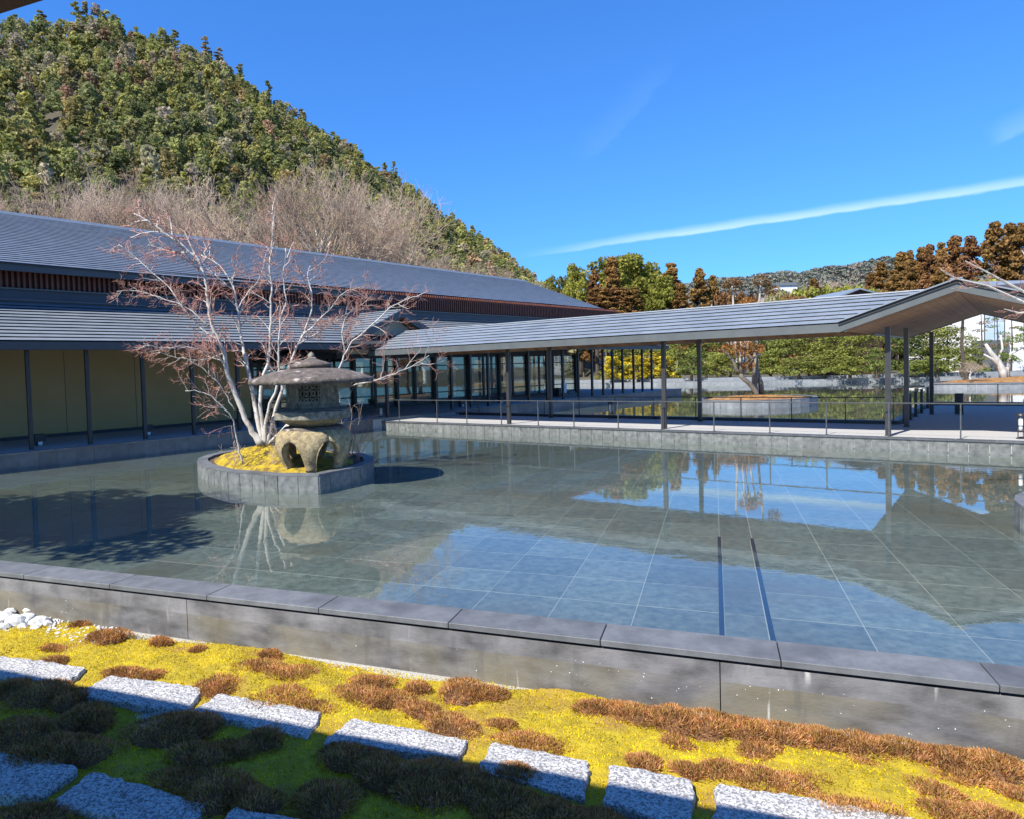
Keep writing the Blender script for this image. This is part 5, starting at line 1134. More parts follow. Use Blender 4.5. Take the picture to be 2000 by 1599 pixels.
# pale buildings on the far slope
for i, (px, py, w_) in enumerate([(1535, 556, 26), (1450, 557, 14)]):
    az = pxaz(px); r = 700; x, y = r * math.sin(az), r * math.cos(az); z = float(far_h(np.array(az), np.array(280 / 730.)))
    t = Thing('hillside_house', ['long pale building on the slope of the distant mountain', 'small white building on the distant mountain, above the left pollard top'][i], 'house', W, (x, y, z))
    m = MB(); m.box(x - w_ * .35, y - 5, z - 4, x + w_ * .35, y + 5, z + 7 + 3); t.part('wall', m, M_white)
    m = MB(); m.hexa([(x - w_ * .4, y - 6, z + 10), (x + w_ * .4, y - 6, z + 10), (x + w_ * .4, y + 6, z + 10), (x - w_ * .4, y + 6, z + 10), (x - w_ * .35, y - 1, z + 13), (x + w_ * .35, y - 1, z + 13), (x + w_ * .35, y + 1, z + 13), (x - w_ * .35, y + 1, z + 13)]); t.part('roof', m, M_fascia)

# ================================================================ BARE TREES BEHIND THE LONG BUILDING
bp = []
for i in range(6):
    rs = np.random.RandomState(300 + i); sg = bare_tree_segments(rs, H=15, spread=.60, levels=5, trunk=.26, kids=(4, 6), up=.16, limit=9000)
    P0 = np.array([s[0] for s in sg]); P1 = np.array([s[1] for s in sg]); R0 = np.array([max(s[2] * 1.15, .012) for s in sg]); R1 = np.array([max(s[3] * 1.15, .010) for s in sg]); LV_ = np.array([s[4] for s in sg])
    top = P1[:, 2].max(); k = 15 / top; P0 *= k; P1 *= k; R0 = np.where(LV_ <= 2, R0 * 1.4, R0); R1 = np.where(LV_ <= 2, R1 * 1.4, R1)
    big = LV_ <= 2; v1, f1 = tri_tubes(P0[big], P1[big], R0[big], R1[big]); v2, f2 = tri_tubes(P0[~big], P1[~big], R0[~big], R1[~big])
    bp.append((np_mesh('trunk', v1, f1, M_twigw), np_mesh('twigs', v2, f2, M_twig)))
def bare_tree(x, y, z, h, i, label, group, name='bare_tree', w=1.0):
    o = props(link(name, None, None, (x, y, z), R.uniform(0, 6.28)), label, 'tree', group); s = h / 15
    for nm, me in zip(('trunk', 'twigs'), bp[i % 6]): link(nm, me, o, (0, 0, 0), 0, (s * w, s * w, s))
for i, (x, y, h) in enumerate(BARE): bare_tree(x, y, 0, h + (.8 if x / y < -.08 else -2.6), i, 'leafless pinkish grey tree behind the long roof, %s from the left' % ordw(i), 'bare trees behind the long building', w=R.uniform(.9, 1.25) * .74)
rs = np.random.RandomState(3)
for q in range(15):     # a second, farther row filling in behind the first
    px = -80 + q * 80; az = pxaz(px + rs.uniform(-12, 12)); r = rs.uniform(88, 100)
    h0 = float(hill_h(np.array(az), np.array(r)))
    bare_tree(r * math.sin(az), r * math.cos(az), h0, np.interp(px, [0, 600, 720, 850, 1060], [14, 15, 12, 9, 6]) * rs.uniform(.85, 1.05), q + 2, 'leafless tree in the farther row below the hill, %s from the left' % ordw(q), 'farther bare trees at the foot of the hill', w=1.1)

# ================================================================ LARGE EVERGREENS
cam_p = {}
for key, kind, n, sz, mat, sx, sy in (('camphor', 'broad', 11000, .20, M_camphor, 5.0, 15), ('camphor2', 'broad', 10000, .20, M_camphor, 5.0, 15), ('cedar', 'cedar', 9500, .17, M_cedar, 2.6, 16), ('cedar2', 'cedar', 9500, .17, M_cedar, 2.6, 16), ('cedar3', 'cedar', 9500, .17, M_cedar, 2.6, 16)):
    cam_p[key] = crown_mesh('crown', kind, n, sz, hash(key) % 1000 if False else len(key) * 7 + ord(key[-1]), mat, sx, sy, rmin=.25 if kind == 'cedar' else .5)
m = MB(); m.tube([(0, 0, -1), (.05, .1, 6), (0, 0, 14)], [.38, .28, .08], 7); trunk_me = m.mesh('trunk', M_barkd)
lab = {'camphor': 'yellow-green broadleaf evergreen in the grove behind the roofs, %s from the left', 'cedar': 'rust brown winter cedar in the grove behind the roofs, %s from the left', 'cedarR': 'rust brown winter cedar on the right hillside, %s from the left'}
cnt = {}
for i, (x, y, h, w, k) in enumerate(sorted(TREES, key=lambda q: q[0] / q[1])):
    key = k + ('R' if (k == 'cedar' and x / y > .55) else ''); j = cnt.get(key, 0); cnt[key] = j + 1
    o = props(link(k + '_tree', None, None, (x, y, 1), R.uniform(0, 6.28)), lab[key] % ordw(j), 'tree', {'camphor': 'broad evergreens behind the roofs', 'cedar': 'brown cedars behind the roofs', 'cedarR': 'brown cedars on the right hillside'}[key])
    v = [['camphor', 'camphor2'], ['cedar', 'cedar2', 'cedar3']][k == 'cedar']; me = cam_p[v[i % len(v)]]
    if k == 'camphor': sc = (w * 1.05 / 5.0, w * 1.05 / 5.0, h / 15 * 1.0)
    else: sc = (w * .95 / 2.4, w * .95 / 2.4, h / 16 * 1.03)
    link('crown', me, o, (0, 0, 0), 0, sc); link('trunk', trunk_me, o, (0, 0, 0), 0, (1, 1, h / 16))
# mid-distance shrubs and trees
def small_me(kind, n, size, seed, mat, sx=1, sz=1): return crown_mesh('crown', kind, n, size, seed, mat, sx, sz)
mid = {'brown': [small_me('spread', 1500, .13, 1, M_brown, 2, 4)], 'green': [small_me('spread', 1500, .14, 2, M_gpine, 2, 4)], 'bamboo': [small_me('broad', 2200, .16, 3, M_bamboo, 2.4, 5), small_me('broad', 2200, .16, 4, M_bamboo, 2.4, 5)], 'cedar': [cam_p['cedar2']]}
names = {'brown': ('brown_shrub', 'brown-leaved tree'), 'green': ('evergreen_tree', 'mid green evergreen tree'), 'bamboo': ('bamboo_clump', 'yellow-green bamboo clump'), 'cedar': ('cedar_tree', 'small dark brown cedar')}
cnt = {}
for i, (x, y, h, w, k) in enumerate(sorted(MIDTREES, key=lambda q: q[0] / q[1])):
    j = cnt.get(k, 0); cnt[k] = j + 1
    if k == 'bare': bare_tree(x, y, .5, h, i, 'pinkish bare tree above the walkway roof, %s from the left' % ordw(j), 'bare trees above the walkway roof'); continue
    me = mid[k][j % len(mid[k])]; base = {'brown': (2, 4), 'green': (2, 4), 'bamboo': (2.4, 5), 'cedar': (2.4, 16)}[k]
    o = props(link(names[k][0], None, None, (x, y, .5), R.uniform(0, 6.28)), names[k][1] + ' seen above the walkway roof ridge, %s from the left' % ordw(j), 'tree', 'trees beyond the walkway roof')
    link('crown', me, o, (0, 0, 0), 0, (w * 1.25 / base[0], w * 1.25 / base[0], h / base[1])); link('trunk', trunk_me, o, (0, 0, 0), 0, (.5, .5, h / 16))
# hedge-like pines on the far bank
gp = [crown_mesh('crown', 'spread', 4400, .07, 21 + i, M_gpine, 2.0, 4.0, rmin=.5) for i in range(4)]
gb = [crown_mesh('crown', 'spread', 2400, .06, 31 + i, M_gpine, 1.2, 1.8, rmin=.5) for i in range(2)]
gy = [crown_mesh('crown', 'spread', 1600, .08, 41 + i, M_yellow, 1.0, 2.4, rmin=.5) for i in range(2)]
cnt = {}
for i, (x, y, h, w, k) in enumerate(sorted(GPINES, key=lambda q: q[0] / q[1])):
    k = 'bush' if k == 'dark' else k; j = cnt.get(k, 0); cnt[k] = j + 1; g_ = 'bushy garden pines and shrubs on the far bank'
    if k == 'bare': bare_tree(x, y, .5, h, i, 'small bare pinkish shrub at the right end of the pine hedge', g_, 'bare_shrub', 1.6); continue
    if k == 'dark':
        k = 'bush'
    x, y, h, w = x * 1.17, y * 1.17, h * 1.17 + .25, w * 1.15; me, base, nm, lb = {'pine': (gp[j % 4], (2.0, 4.0), 'garden_pine', 'bushy yellow-green garden pine behind the pond wall, %s from the left'), 'bush': (gb[j % 2], (1.2, 1.8), 'low_shrub', 'low dense green shrub along the pond wall, %s from the left'), 'yellow': (gy[j % 2], (1.0, 2.4), 'yellow_shrub', 'bright yellow shrub beyond the end of the corridor, %s from the left')}[k]
    o = props(link(nm, None, None, (x, y, .45), R.uniform(0, 6.28)), lb % ordw(j), 'shrub' if k != 'pine' else 'tree', g_)
    s_ = max(w / base[0] * 1.1, .5); link('crown', me, o, (0, 0, 0), 0, (s_ * 1.05, s_ * 1.05, h / base[1] * 1.0)); link('trunk', trunk_me, o, (0, 0, 0), 0, (.35, .35, h / 17))
# tall dark trunks beyond the end of the corridor
for i, px in enumerate([1168, 1184, 1203, 1222, 1243]):
    az = pxaz(px); x, y = 71 * math.tan(az), 71
    t = Thing('cedar_tree', 'tall shaded cedar trunk behind the yellow shrubs, %s from the left' % ordw(i), 'tree', W, (x, y, .4), 'cedars behind the yellow shrubs')
    m = MB(); m.tube([(x, y, .3), (x + .05, y, 5), (x, y, 9)], [.22, .17, .06], 7); t.part('trunk', m, M_bark if i % 2 else M_barkd)
    link('crown', cam_p['cedar3'], t.o, (0, 0, 3.2), i, (.8, .8, .38))

# ================================================================ WHITE BUILDING AT RIGHT
t = Thing('white_building', 'white two-storey building with tall pale windows beyond the pond at right', 'building', W, (58, 58, .5))
m = MB(); m.box(44.6, 58, .4, 90, 66, 6.9); t.part('wall', m, M_white)
m = MB(); m.hexa([(43.8, 57.2, 6.9), (91, 57.2, 6.9), (91, 67, 6.9), (43.8, 67, 6.9), (46, 61, 8.2), (89, 61, 8.2), (89, 63, 8.2), (46, 63, 8.2)]); t.part('roof', m, M_rooft)
M_wglass = mk('pale_blue_glass', (.42, .52, .62), (.55, .63, .70), .8, .15)
for i in range(13):
    x = 45.6 + i * 3.3
    m = MB(); m.box(x, 57.96, 2.2, x + 1.6, 58.02, 6.2); m2 = MB(); m2.box(x - .06, 57.93, 2.1, x, 58.03, 6.3); m2.box(x + 1.6, 57.93, 2.1, x + 1.66, 58.03, 6.3); m2.box(x, 57.93, 2.1, x + 1.6, 58.03, 2.2); m2.box(x, 57.93, 6.2, x + 1.6, 58.03, 6.3); m2.box(x + .78, 57.94, 2.2, x + .82, 57.97, 6.2)
    f_ = t.part('window', m2, M_fascia); t.part('pane', m, M_wglass, f_)
m = MB(); m.box(44.5, 57.7, .4, 47.4, 58, 3.0); t.part('stone_base', m, M_face)
# small roof of another pavilion peeping over the walkway ridge
t = Thing('far_gable_roof', 'dark gable of a small distant roof peeping over the walkway ridge', 'roof', W, (36, 62, 5))
m = MB(); m.hexa([(34.0, 60, 6.9), (39.2, 60, 6.9), (39.2, 66, 6.9), (34.0, 66, 6.9), (36.2, 60, 7.7), (36.6, 60, 7.7), (36.6, 66, 7.7), (36.2, 66, 7.7)]); t.part('roof', m, M_redb)
m = MB(); m.hexa([(33.6, 59.8, 6.88), (33.8, 59.8, 6.82), (33.8, 66.2, 6.82), (33.6, 66.2, 6.88), (36.3, 59.8, 7.86), (36.4, 59.8, 7.74), (36.4, 66.2, 7.74), (36.3, 66.2, 7.86)]); m.hexa([(39.5, 59.8, 6.82), (39.7, 59.8, 6.88), (39.7, 66.2, 6.88), (39.5, 66.2, 6.82), (36.35, 59.8, 7.74), (36.4, 59.8, 7.86), (36.4, 66.2, 7.86), (36.35, 66.2, 7.74)]); t.part('roof_edge', m, M_rooft)
m = MB(); m.box(34.6, 60.5, .4, 38.6, 65.5, 6.95); t.part('wall', m, M_redb)

# ================================================================ POLLARDED CEDARS ON THE TWIN-TRUNK ISLAND
def tufts(t, pts, n, size, mat, seed, name='foliage'):
    rs = np.random.RandomState(seed); b = t.base; B = [(p[0] - b.x, p[1] - b.y, p[2] - b.z, p[3], p[4]) for p in pts]
    p, nn = blob_points(B, n, rs, .3); v, f = leaf_quads(p, nn, size, rs, .5); return link(name, np_mesh(name, v, f, mat), t.o)
t = Thing('pollarded_cedar', 'gnarled leaning cedar with rusty foliage and three thin straight poles', 'tree', W, (14.45, 31.6, .38))
m = MB(); m.tube([(14.5, 31.6, .2), (14.45, 31.6, .55), (14.1, 31.5, .95), (13.75, 31.5, 1.25), (13.75, 31.5, 1.55)], [.15, .12, .10, .11, .09], 8)
m.tube([(13.8, 31.5, 1.35), (13.5, 31.5, 1.6), (13.45, 31.5, 1.9), (13.2, 31.5, 2.25), (12.95, 31.5, 2.5)], [.08, .075, .08, .06, .045], 7)
m.tube([(13.8, 31.5, 1.4), (14.05, 31.4, 1.8), (14.3, 31.4, 2.1), (14.6, 31.4, 2.25)], [.08, .06, .05, .035], 7); m.tube([(13.75, 31.5, 1.4), (13.8, 31.5, 2.0), (13.9, 31.5, 2.5)], [.12, .1, .08], 7); t.part('trunk', m, M_bark, smooth=True)
for (x, y, z), b0 in zip(POLES[2:], [(13.62, 31.3, 1.9), (13.78, 31.4, 1.9), (13.95, 31.5, 1.9)]):
    m = MB(); m.tube([b0, (x, y, z)], [.05, .03], 6); t.part('pole', m, M_maple)
    tufts(t, [(x, y, z + .05, .30, .22), (x + .1, y, z - .3, .22, .14)], 260, .05, M_rustfol, int(x * 100), 'tuft')
m = MB(); x, y, z = POLES[0]; m.tube([(13.55, 31.5, 1.9), (x, y, z)], [.055, .035], 6); t.part('pole', m, M_maple)
tufts(t, [(x, y, z, .42, .24), (x - .25, y, z - .12, .25, .14), (x + .3, y, z - .05, .25, .14), (x, y, z - .4, .2, .1)], 520, .055, M_brown, 8, 'tuft')
tufts(t, [(13.3, 31.5, 2.55, .55, .25), (13.8, 31.4, 2.7, .5, .3), (14.3, 31.4, 2.5, .5, .25), (14.0, 31.4, 1.75, .35, .2), (13.6, 31.2, 2.3, .4, .2)], 1500, .05, M_rustfol, 9)
t = Thing('pollarded_cedar', 'upright pale-based cedar with dark trunk and a single tall pole', 'tree', W, (15.0, 32.4, .38))
m = MB(); m.tube([(14.85, 32.4, .2), (14.75, 32.4, .8), (14.8, 32.4, 1.3), (14.85, 32.4, 2.6)], [.15, .14, .15, .10], 8); m.tube([(15.1, 32.4, .2), (15.05, 32.4, .9), (14.85, 32.4, 1.5)], [.13, .12, .1], 7); m.tube([(14.85, 32.4, 1.8), (14.5, 32.4, 2.2), (14.3, 32.4, 2.35)], [.08, .07, .05], 6); t.part('trunk', m, M_bark, smooth=True)
x, y, z = POLES[1]; m = MB(); m.tube([(14.85, 32.4, 2.4), (x, y, z)], [.06, .04], 6); t.part('pole', m, M_maple)
tufts(t, [(x, y, z, .36, .25), (x + .25, y, z - .2, .25, .18), (x + .5, y, z - .5, .35, .3), (x - .15, y, z - .2, .2, .12)], 520, .055, M_brown, 18, 'tuft')
tufts(t, [(14.9, 32.4, 2.75, .45, .14), (15.2, 32.4, 2.6, .3, .12), (14.7, 32.4, 2.6, .3, .1)], 420, .05, M_gpine, 19)

# trained pine, second trunk and clipped shrub on the pine island
t = Thing('trained_pine', 'trained pine with flat needle pads and pale bare limbs in front of the white building', 'tree', W, (33.6, 41, .5))
m = MB(); m.tube([(33.4, 41, .3), (33.3, 41, .9), (33.0, 41, 1.5), (32.6, 41, 2.0), (32.3, 41, 2.5)], [.22, .2, .16, .12, .07], 8); m.tube([(33.6, 41, .3), (33.6, 41, 1.2), (33.8, 41, 1.9), (34.6, 41, 2.3), (35.2, 41, 2.9)], [.12, .11, .09, .07, .05], 7)
m.tube([(33.3, 41, .9), (32.7, 41, 1.6), (32.2, 41, 1.9)], [.1, .07, .04], 6); m.tube([(33.0, 41, 1.5), (33.3, 41, 2.2), (33.2, 41, 3.0)], [.08, .06, .04], 6); m.tube([(34.6, 41, 2.3), (35.0, 41, 1.6), (35.6, 41, 1.5)], [.05, .04, .03], 6); t.part('trunk', m, M_maple, smooth=True)
tufts(t, [(34.0, 41, 2.7, .7, .2), (34.8, 41, 2.95, .6, .2), (33.6, 41, 1.65, .55, .22), (33.9, 41, 1.5, .5, .15), (34.7, 41, 3.3, .4, .15), (35.6, 41, 1.7, .5, .2), (33.3, 41, 1.9, .3, .12)], 2200, .05, M_pinepad, 27, 'needle_pad')
t = Thing('island_pine', 'tall thin pine leaning over the island in front of the pale windows', 'tree', W, (32.6, 43.5, .5))
m = MB(); m.tube([(32.9, 43.3, .3), (32.7, 43.4, 2.5), (32.9, 43.5, 5.0), (32.8, 43.5, 6)], [.13, .10, .07, .04], 6); t.part('trunk', m, M_barkd)
tufts(t, [(33.1, 43.5, 4.6, .9, .22), (34.0, 43.5, 4.9, .8, .25), (32.2, 43.5, 4.2, .6, .2), (33.5, 43.5, 5.6, .7, .2)], 1700, .06, M_brown, 28, 'needle_pad')
for i_, (px_, h_) in enumerate([(1917, 5.6), (1948, 5.2), (1976, 5.8), (2012, 5.0)]):
    Yp = 55; xx = Yp * (px_ - CX) / F
    t = Thing('young_tree', 'thin upright young tree in front of the white building, %s from the left' % ordw(i_), 'tree', W, (xx, Yp, .5), 'young trees before the white building')
    m = MB(); m.tube([(xx, Yp, .3), (xx + .1, Yp, 2.6), (xx, Yp, h_)], [.08, .06, .02], 6); t.part('trunk', m, M_barkd)
    tufts(t, [(xx + math.cos(q * 2.4 + i_) * .7, Yp + .2, h_ * (.45 + .11 * q), .55, .14) for q in range(5)], 420, .07, M_pinepad if i_ % 2 else M_brown, 120 + i_, 'foliage')
t = Thing('clipped_shrub', 'round clipped purplish brown shrub on the pine island at right', 'shrub', W, (34.6, 40.2, .5))
tufts(t, [(34.6, 40.2, .95, .62, .45)], 1800, .04, leafmat('clipped_shrub_leaves', [(.10, .055, .045), (.16, .10, .08)], .2, 3), 29); m = MB(); m.tube([(34.6, 40.2, .3), (34.6, 40.2, .9)], [.05, .03], 5); t.part('stem', m, M_barkd)

# ================================================================ MAPLE ON THE LANTERN ISLAND
t = Thing('bare_maple', 'multi-stemmed leafless maple with white bark and reddish twigs beside the stone lantern', 'tree', W, tuple(STEMS[0][0][0]))
rs = np.random.RandomState(44); segs = []
def twiggy(p, d, L, r, lv, upb=.25):
    n = 3; q = np.array(p, float)
    for i in range(n):
        d = d + rs.normal(0, .20, 3) + np.array([0, 0, upb * .12]); d /= np.linalg.norm(d); q2 = q + d * L / n
        segs.append((q, q2, r * (1 - .5 * i / n), r * (1 - .5 * (i + 1) / n), lv)); q = q2
        if lv < 4:
            for _ in range(1 if rs.rand() < .45 else 2):
                a = np.cross(d, rs.normal(size=3)); a /= np.linalg.norm(a) + 1e-9; th = rs.uniform(.45, 1.0); e = d * math.cos(th) + a * math.sin(th); e[2] *= .8
                twiggy(q, e / np.linalg.norm(e), L * rs.uniform(.42, .66), r * .55, lv + 1, upb)
for k, (pts, rad) in enumerate(STEMS):
    P = np.array(pts, float); n = len(P); ln = np.concatenate([[0], np.cumsum(np.linalg.norm(np.diff(P, axis=0), axis=1))]); 
    fine = np.linspace(0, ln[-1], n * 3); PP = np.stack([np.interp(fine, ln, P[:, i]) for i in range(3)], 1)
    # smooth and add small kinks
    PP[1:-1] = (PP[:-2] + 2 * PP[1:-1] + PP[2:]) / 4; PP[2:-1] += rs.normal(0, .008, PP[2:-1].shape)
    rr = [max(.006, rad * .70 * (1 - .80 * (f / ln[-1]) ** .9)) for f in fine]
    if k in (0,): rr[0] *= 1.6; rr[1] *= 1.3; rr[2] *= 1.1
    m = MB(); m.tube([tuple(p) for p in PP], rr, 8 if rad > .04 else 6); t.part('stem' if k < 8 else 'branch', m, M_maple, smooth=True)
    main = k < 8; start = .30 if k < 5 else (.5 if k in (5, 6) else (.35 if k == 7 else .12))
    npos = int((1 - start) * ln[-1] / (.15 if k < 8 else .075))
    for i in range(npos):
        f = ln[-1] * (start + (1 - start) * (i + rs.rand() * .8) / npos); p = np.array([np.interp(f, ln, P[:, j]) for j in range(3)]); p2 = np.array([np.interp(min(f + .1, ln[-1]), ln, P[:, j]) for j in range(3)]); d = p2 - p
        d = d / (np.linalg.norm(d) + 1e-6) if np.linalg.norm(d) > 1e-3 else np.array([0, 0, 1.])
        a = np.cross(d, rs.normal(size=3)); a /= np.linalg.norm(a) + 1e-9; th = rs.uniform(.5, 1.15); e = d * math.cos(th) + a * math.sin(th)
        twiggy(p, e, rs.uniform(.22, .62) * (1 if k < 8 else .62), max(.006, rad * .2), 2)
P0 = np.array([s[0] for s in segs]); P1 = np.array([s[1] for s in segs]); R0 = np.maximum([s[2] for s in segs], .0028); R1 = np.maximum([s[3] for s in segs], .0022); lv = np.array([s[4] for s in segs])
b = np.array(t.base)
for sel, nm, mt in ((lv <= 2, 'branchlets', M_maple), (lv > 2, 'twigs', M_mapler)):
    v, f = tri_tubes(P0[sel] - b, P1[sel] - b, R0[sel], R1[sel]); o = link(nm, np_mesh(nm, v, f, mt), t.o); o['kind'] = 'stuff'
print('maple segs', len(segs))
# small bare shrubs on the island
for i, (x, y, z, h, nm) in enumerate([(-1.62, 13.75, .27, .95, 'thin bare shrub at the right of the lantern legs'), (-3.15, 13.6, .5, .75, 'tangled bare shrub at the maple base'), (-3.05, 12.75, .33, .45, 'small bare shrub between maple and lantern on the moss'), (-3.9, 13.1, .33, .4, 'low bare twig tuft on the left part of the moss'), (-1.9, 14.6, .3, 1.3, 'reddish bare shrub behind the lantern')]):
    t = Thing('bare_shrub', nm, 'shrub', W, (x, y, z)); rs = np.random.RandomState(60 + i); P0, P1, R0, R1 = [], [], [], []
    for s in range(5 if h < 1 else 4):
        q = np.array([rs.normal(0, .03), rs.normal(0, .03), 0]); d = np.array([rs.normal(0, .3), rs.normal(0, .3), 1.]); d /= np.linalg.norm(d); rr = .006 * (h / .8)
        for k in range(6):
            d = d + rs.normal(0, .15, 3); d /= np.linalg.norm(d); q2 = q + d * h / 6; P0.append(q); P1.append(q2); R0.append(rr); R1.append(rr * .85); rr *= .85; q = q2
            for _ in range(2):
                e = d + rs.normal(0, .7, 3); e /= np.linalg.norm(e); p = q.copy(); 
                for z_ in range(3): e = e + rs.normal(0, .25, 3); e /= np.linalg.norm(e); p2 = p + e * h * .07; P0.append(p); P1.append(p2); R0.append(.0028); R1.append(.0022); p = p2
    v, f = tri_tubes(P0, P1, R0, R1); o = link('twigs', np_mesh('twigs', v, f, M_twig if i else M_mapler), t.o)
# tree whose branches reach in from the right
t = Thing('near_tree', 'pinkish bare branches reaching into the picture from a tree beyond the right border', 'tree', W, (8.9, 8.3, .3))
m = MB(); m.tube([(8.9, 8.0, .28), (8.95, 8.3, 1.4), (9.0, 8.7, 2.3)], [.09, .075, .05], 8, cap=True); t.part('trunk', m, M_maple, smooth=True)
rs = np.random.RandomState(71); segs = []
for pts in ([(9.0, 8.7, 2.3), (8.6, 9.1, 2.5), (8.0, 9.5, 2.67), (7.83, 9.5, 2.75), (7.52, 9.5, 2.90), (7.25, 9.5, 2.97), (7.1, 9.5, 3.01), (6.88, 9.5, 3.14)], [(8.6, 9.1, 2.5), (8.0, 9.5, 2.81), (7.66, 9.5, 3.0), (7.45, 9.5, 3.12), (7.21, 9.5, 3.25)], [(8.6, 9.1, 2.5), (8.2, 9.4, 2.55), (7.9, 9.45, 2.52), (7.7, 9.45, 2.58)], [(8.3, 9.3, 2.7), (8.05, 9.4, 3.05), (7.9, 9.4, 3.35)]):
    m = MB(); n = len(pts); m.tube(pts, [.024 * (1 - .75 * i / (n - 1)) for i in range(n)], 6); t.part('branch', m, M_maple)
    P = np.array(pts)
    for i in range(1, n):
        for _ in range(3):
            f = rs.rand(); p = P[i - 1] * (1 - f) + P[i] * f; d = P[i] - P[i - 1]; d /= np.linalg.norm(d); e = d + rs.normal(0, .55, 3); twiggy(p, e / np.linalg.norm(e), rs.uniform(.08, .22), .0035, 3)
b = np.array(t.base); v, f = tri_tubes(np.array([s[0] for s in segs]) - b, np.array([s[1] for s in segs]) - b, np.maximum([s[2] for s in segs], .0022), np.maximum([s[3] for s in segs], .0018)); o = link('twigs', np_mesh('twigs', v, f, M_mapler), t.o); o['kind'] = 'stuff'

# pine standing left of the picture; only its shadow falls across the pool
t = Thing('garden_pine', 'dense pine outside the picture at left whose shadow lies on the pool', 'tree', W, (-10.2, 6.6, -.4))
m = MB(); m.tube([(-10.2, 6.6, -.5), (-10.0, 6.8, 2.5), (-10.1, 7.0, 6.5)], [.2, .16, .06], 8); t.part('trunk', m, M_barkd)
rs = np.random.RandomState(81); B = []
for q in range(30):
    a = rs.uniform(0, 6.28); zz = rs.uniform(4.2, 6.6); rr = 2.6 * math.sqrt(rs.rand()) * (1.25 - (zz - 4.2) / 5); B.append((-9.8 + rr * math.cos(a), 6.75 + rr * math.sin(a), zz, rs.uniform(.7, 1.1), .3))
tufts(t, B, 16000, .10, M_gpine, 82, 'crown')

# ================================================================ MOSS GARDEN
GZ = -.40
def moss_relief(x, y): return .018 * np.sin(x * 3.1 + 1.3 * np.sin(y * 2.3)) + .014 * np.sin(y * 4.3 + x * 1.7) + .008 * np.sin(x * 11 + y * 7)
nD, nC = 230, 700
dd = np.linspace(1.2, 5.05, nD); cc_ = np.linspace(-5, 10, nC); GD, GC = np.meshgrid(dd, cc_, indexing='ij')
gx = GD * DC.c - GC * DC.s; gy_ = GD * DC.s + GC * DC.c
gz = GZ + moss_relief(gx, gy_) + NR.normal(0, .0035, gx.shape) - .04 * np.clip((GD - (4.97 + .05 * np.sin(GC * 2.2) + .03 * np.sin(GC * 7))) / .06, 0, 1)
V = np.stack([gx, gy_, gz], -1).reshape(-1, 3); idx = np.arange(nD * nC).reshape(nD, nC); Fc = np.stack([idx[:-1, :-1], idx[1:, :-1], idx[1:, 1:], idx[:-1, 1:]], -1).reshape(-1, 4)
M_mossg = mk('garden_moss', (.22, .16, .010), (.46, .345, .012), 9, .95, .010, 70, detail=9, nrough=.7, c3=(.26, .14, .04), c3s=2.2, c3r=(.54, .72))
o = link('moss_carpet', np_mesh('moss_carpet', V, Fc, M_mossg, smooth=True)); props(o, 'bright yellow-green moss carpet between the slabs and the concrete wall', 'moss', None, 'stuff')
mb = MB(); mb.poly([(1.0, -14, -.435), (5.06, -14, -.435), (5.06, 24, -.435), (1.0, 24, -.435)]); single('gravel_bed', mb, M_gravel, None, None, DC, (0, 0, 0), None, 'structure')
def blades(name, pts, nrm, length, width, mat, rs, lean=.45, parent=None, kind=None, label=None, cat=None):
    n = len(pts); d = nrm + rs.normal(0, lean, (n, 3)); d /= np.linalg.norm(d, axis=1)[:, None]; s = np.cross(d, rs.normal(size=(n, 3))); s /= np.linalg.norm(s, axis=1)[:, None] + 1e-9
    L_ = length * rs.uniform(.6, 1.25, (n, 1)); w = width * rs.uniform(.7, 1.3, (n, 1))
    V = np.stack([pts - s * w, pts + s * w, pts + d * L_ + s * w * .45, pts + d * L_ - s * w * .45], 1).reshape(-1, 3)
    return np_mesh(name, V, np.arange(4 * n).reshape(n, 4), mat)
M_sprig = leafmat('moss_sprigs', [(.38, .20, .03), (.44, .33, .02), (.68, .51, .010), (.64, .48, .010), (.40, .38, .03)], .3, 3.0, use='noise', var=.6)
rs = np.random.RandomState(9); n = 150000
D_ = rs.uniform(2.2, 5.0, n); C_ = rs.uniform(-3.2, 8.4, n); x = D_ * DC.c - C_ * DC.s; y = D_ * DC.s + C_ * DC.c
keep = (np.abs(x) < y * .80 + .5) & (y > 2.6); x, y = x[keep], y[keep]
me = blades('moss_sprigs', np.stack([x, y, GZ + moss_relief(x, y) - .002], 1), np.tile([0, 0, 1.], (len(x), 1)), .014, .0035, M_sprig, rs, .9)
o = link('moss_sprigs', me); props(o, 'fine upright sprigs of the yellow moss carpet', 'moss', None, 'stuff')

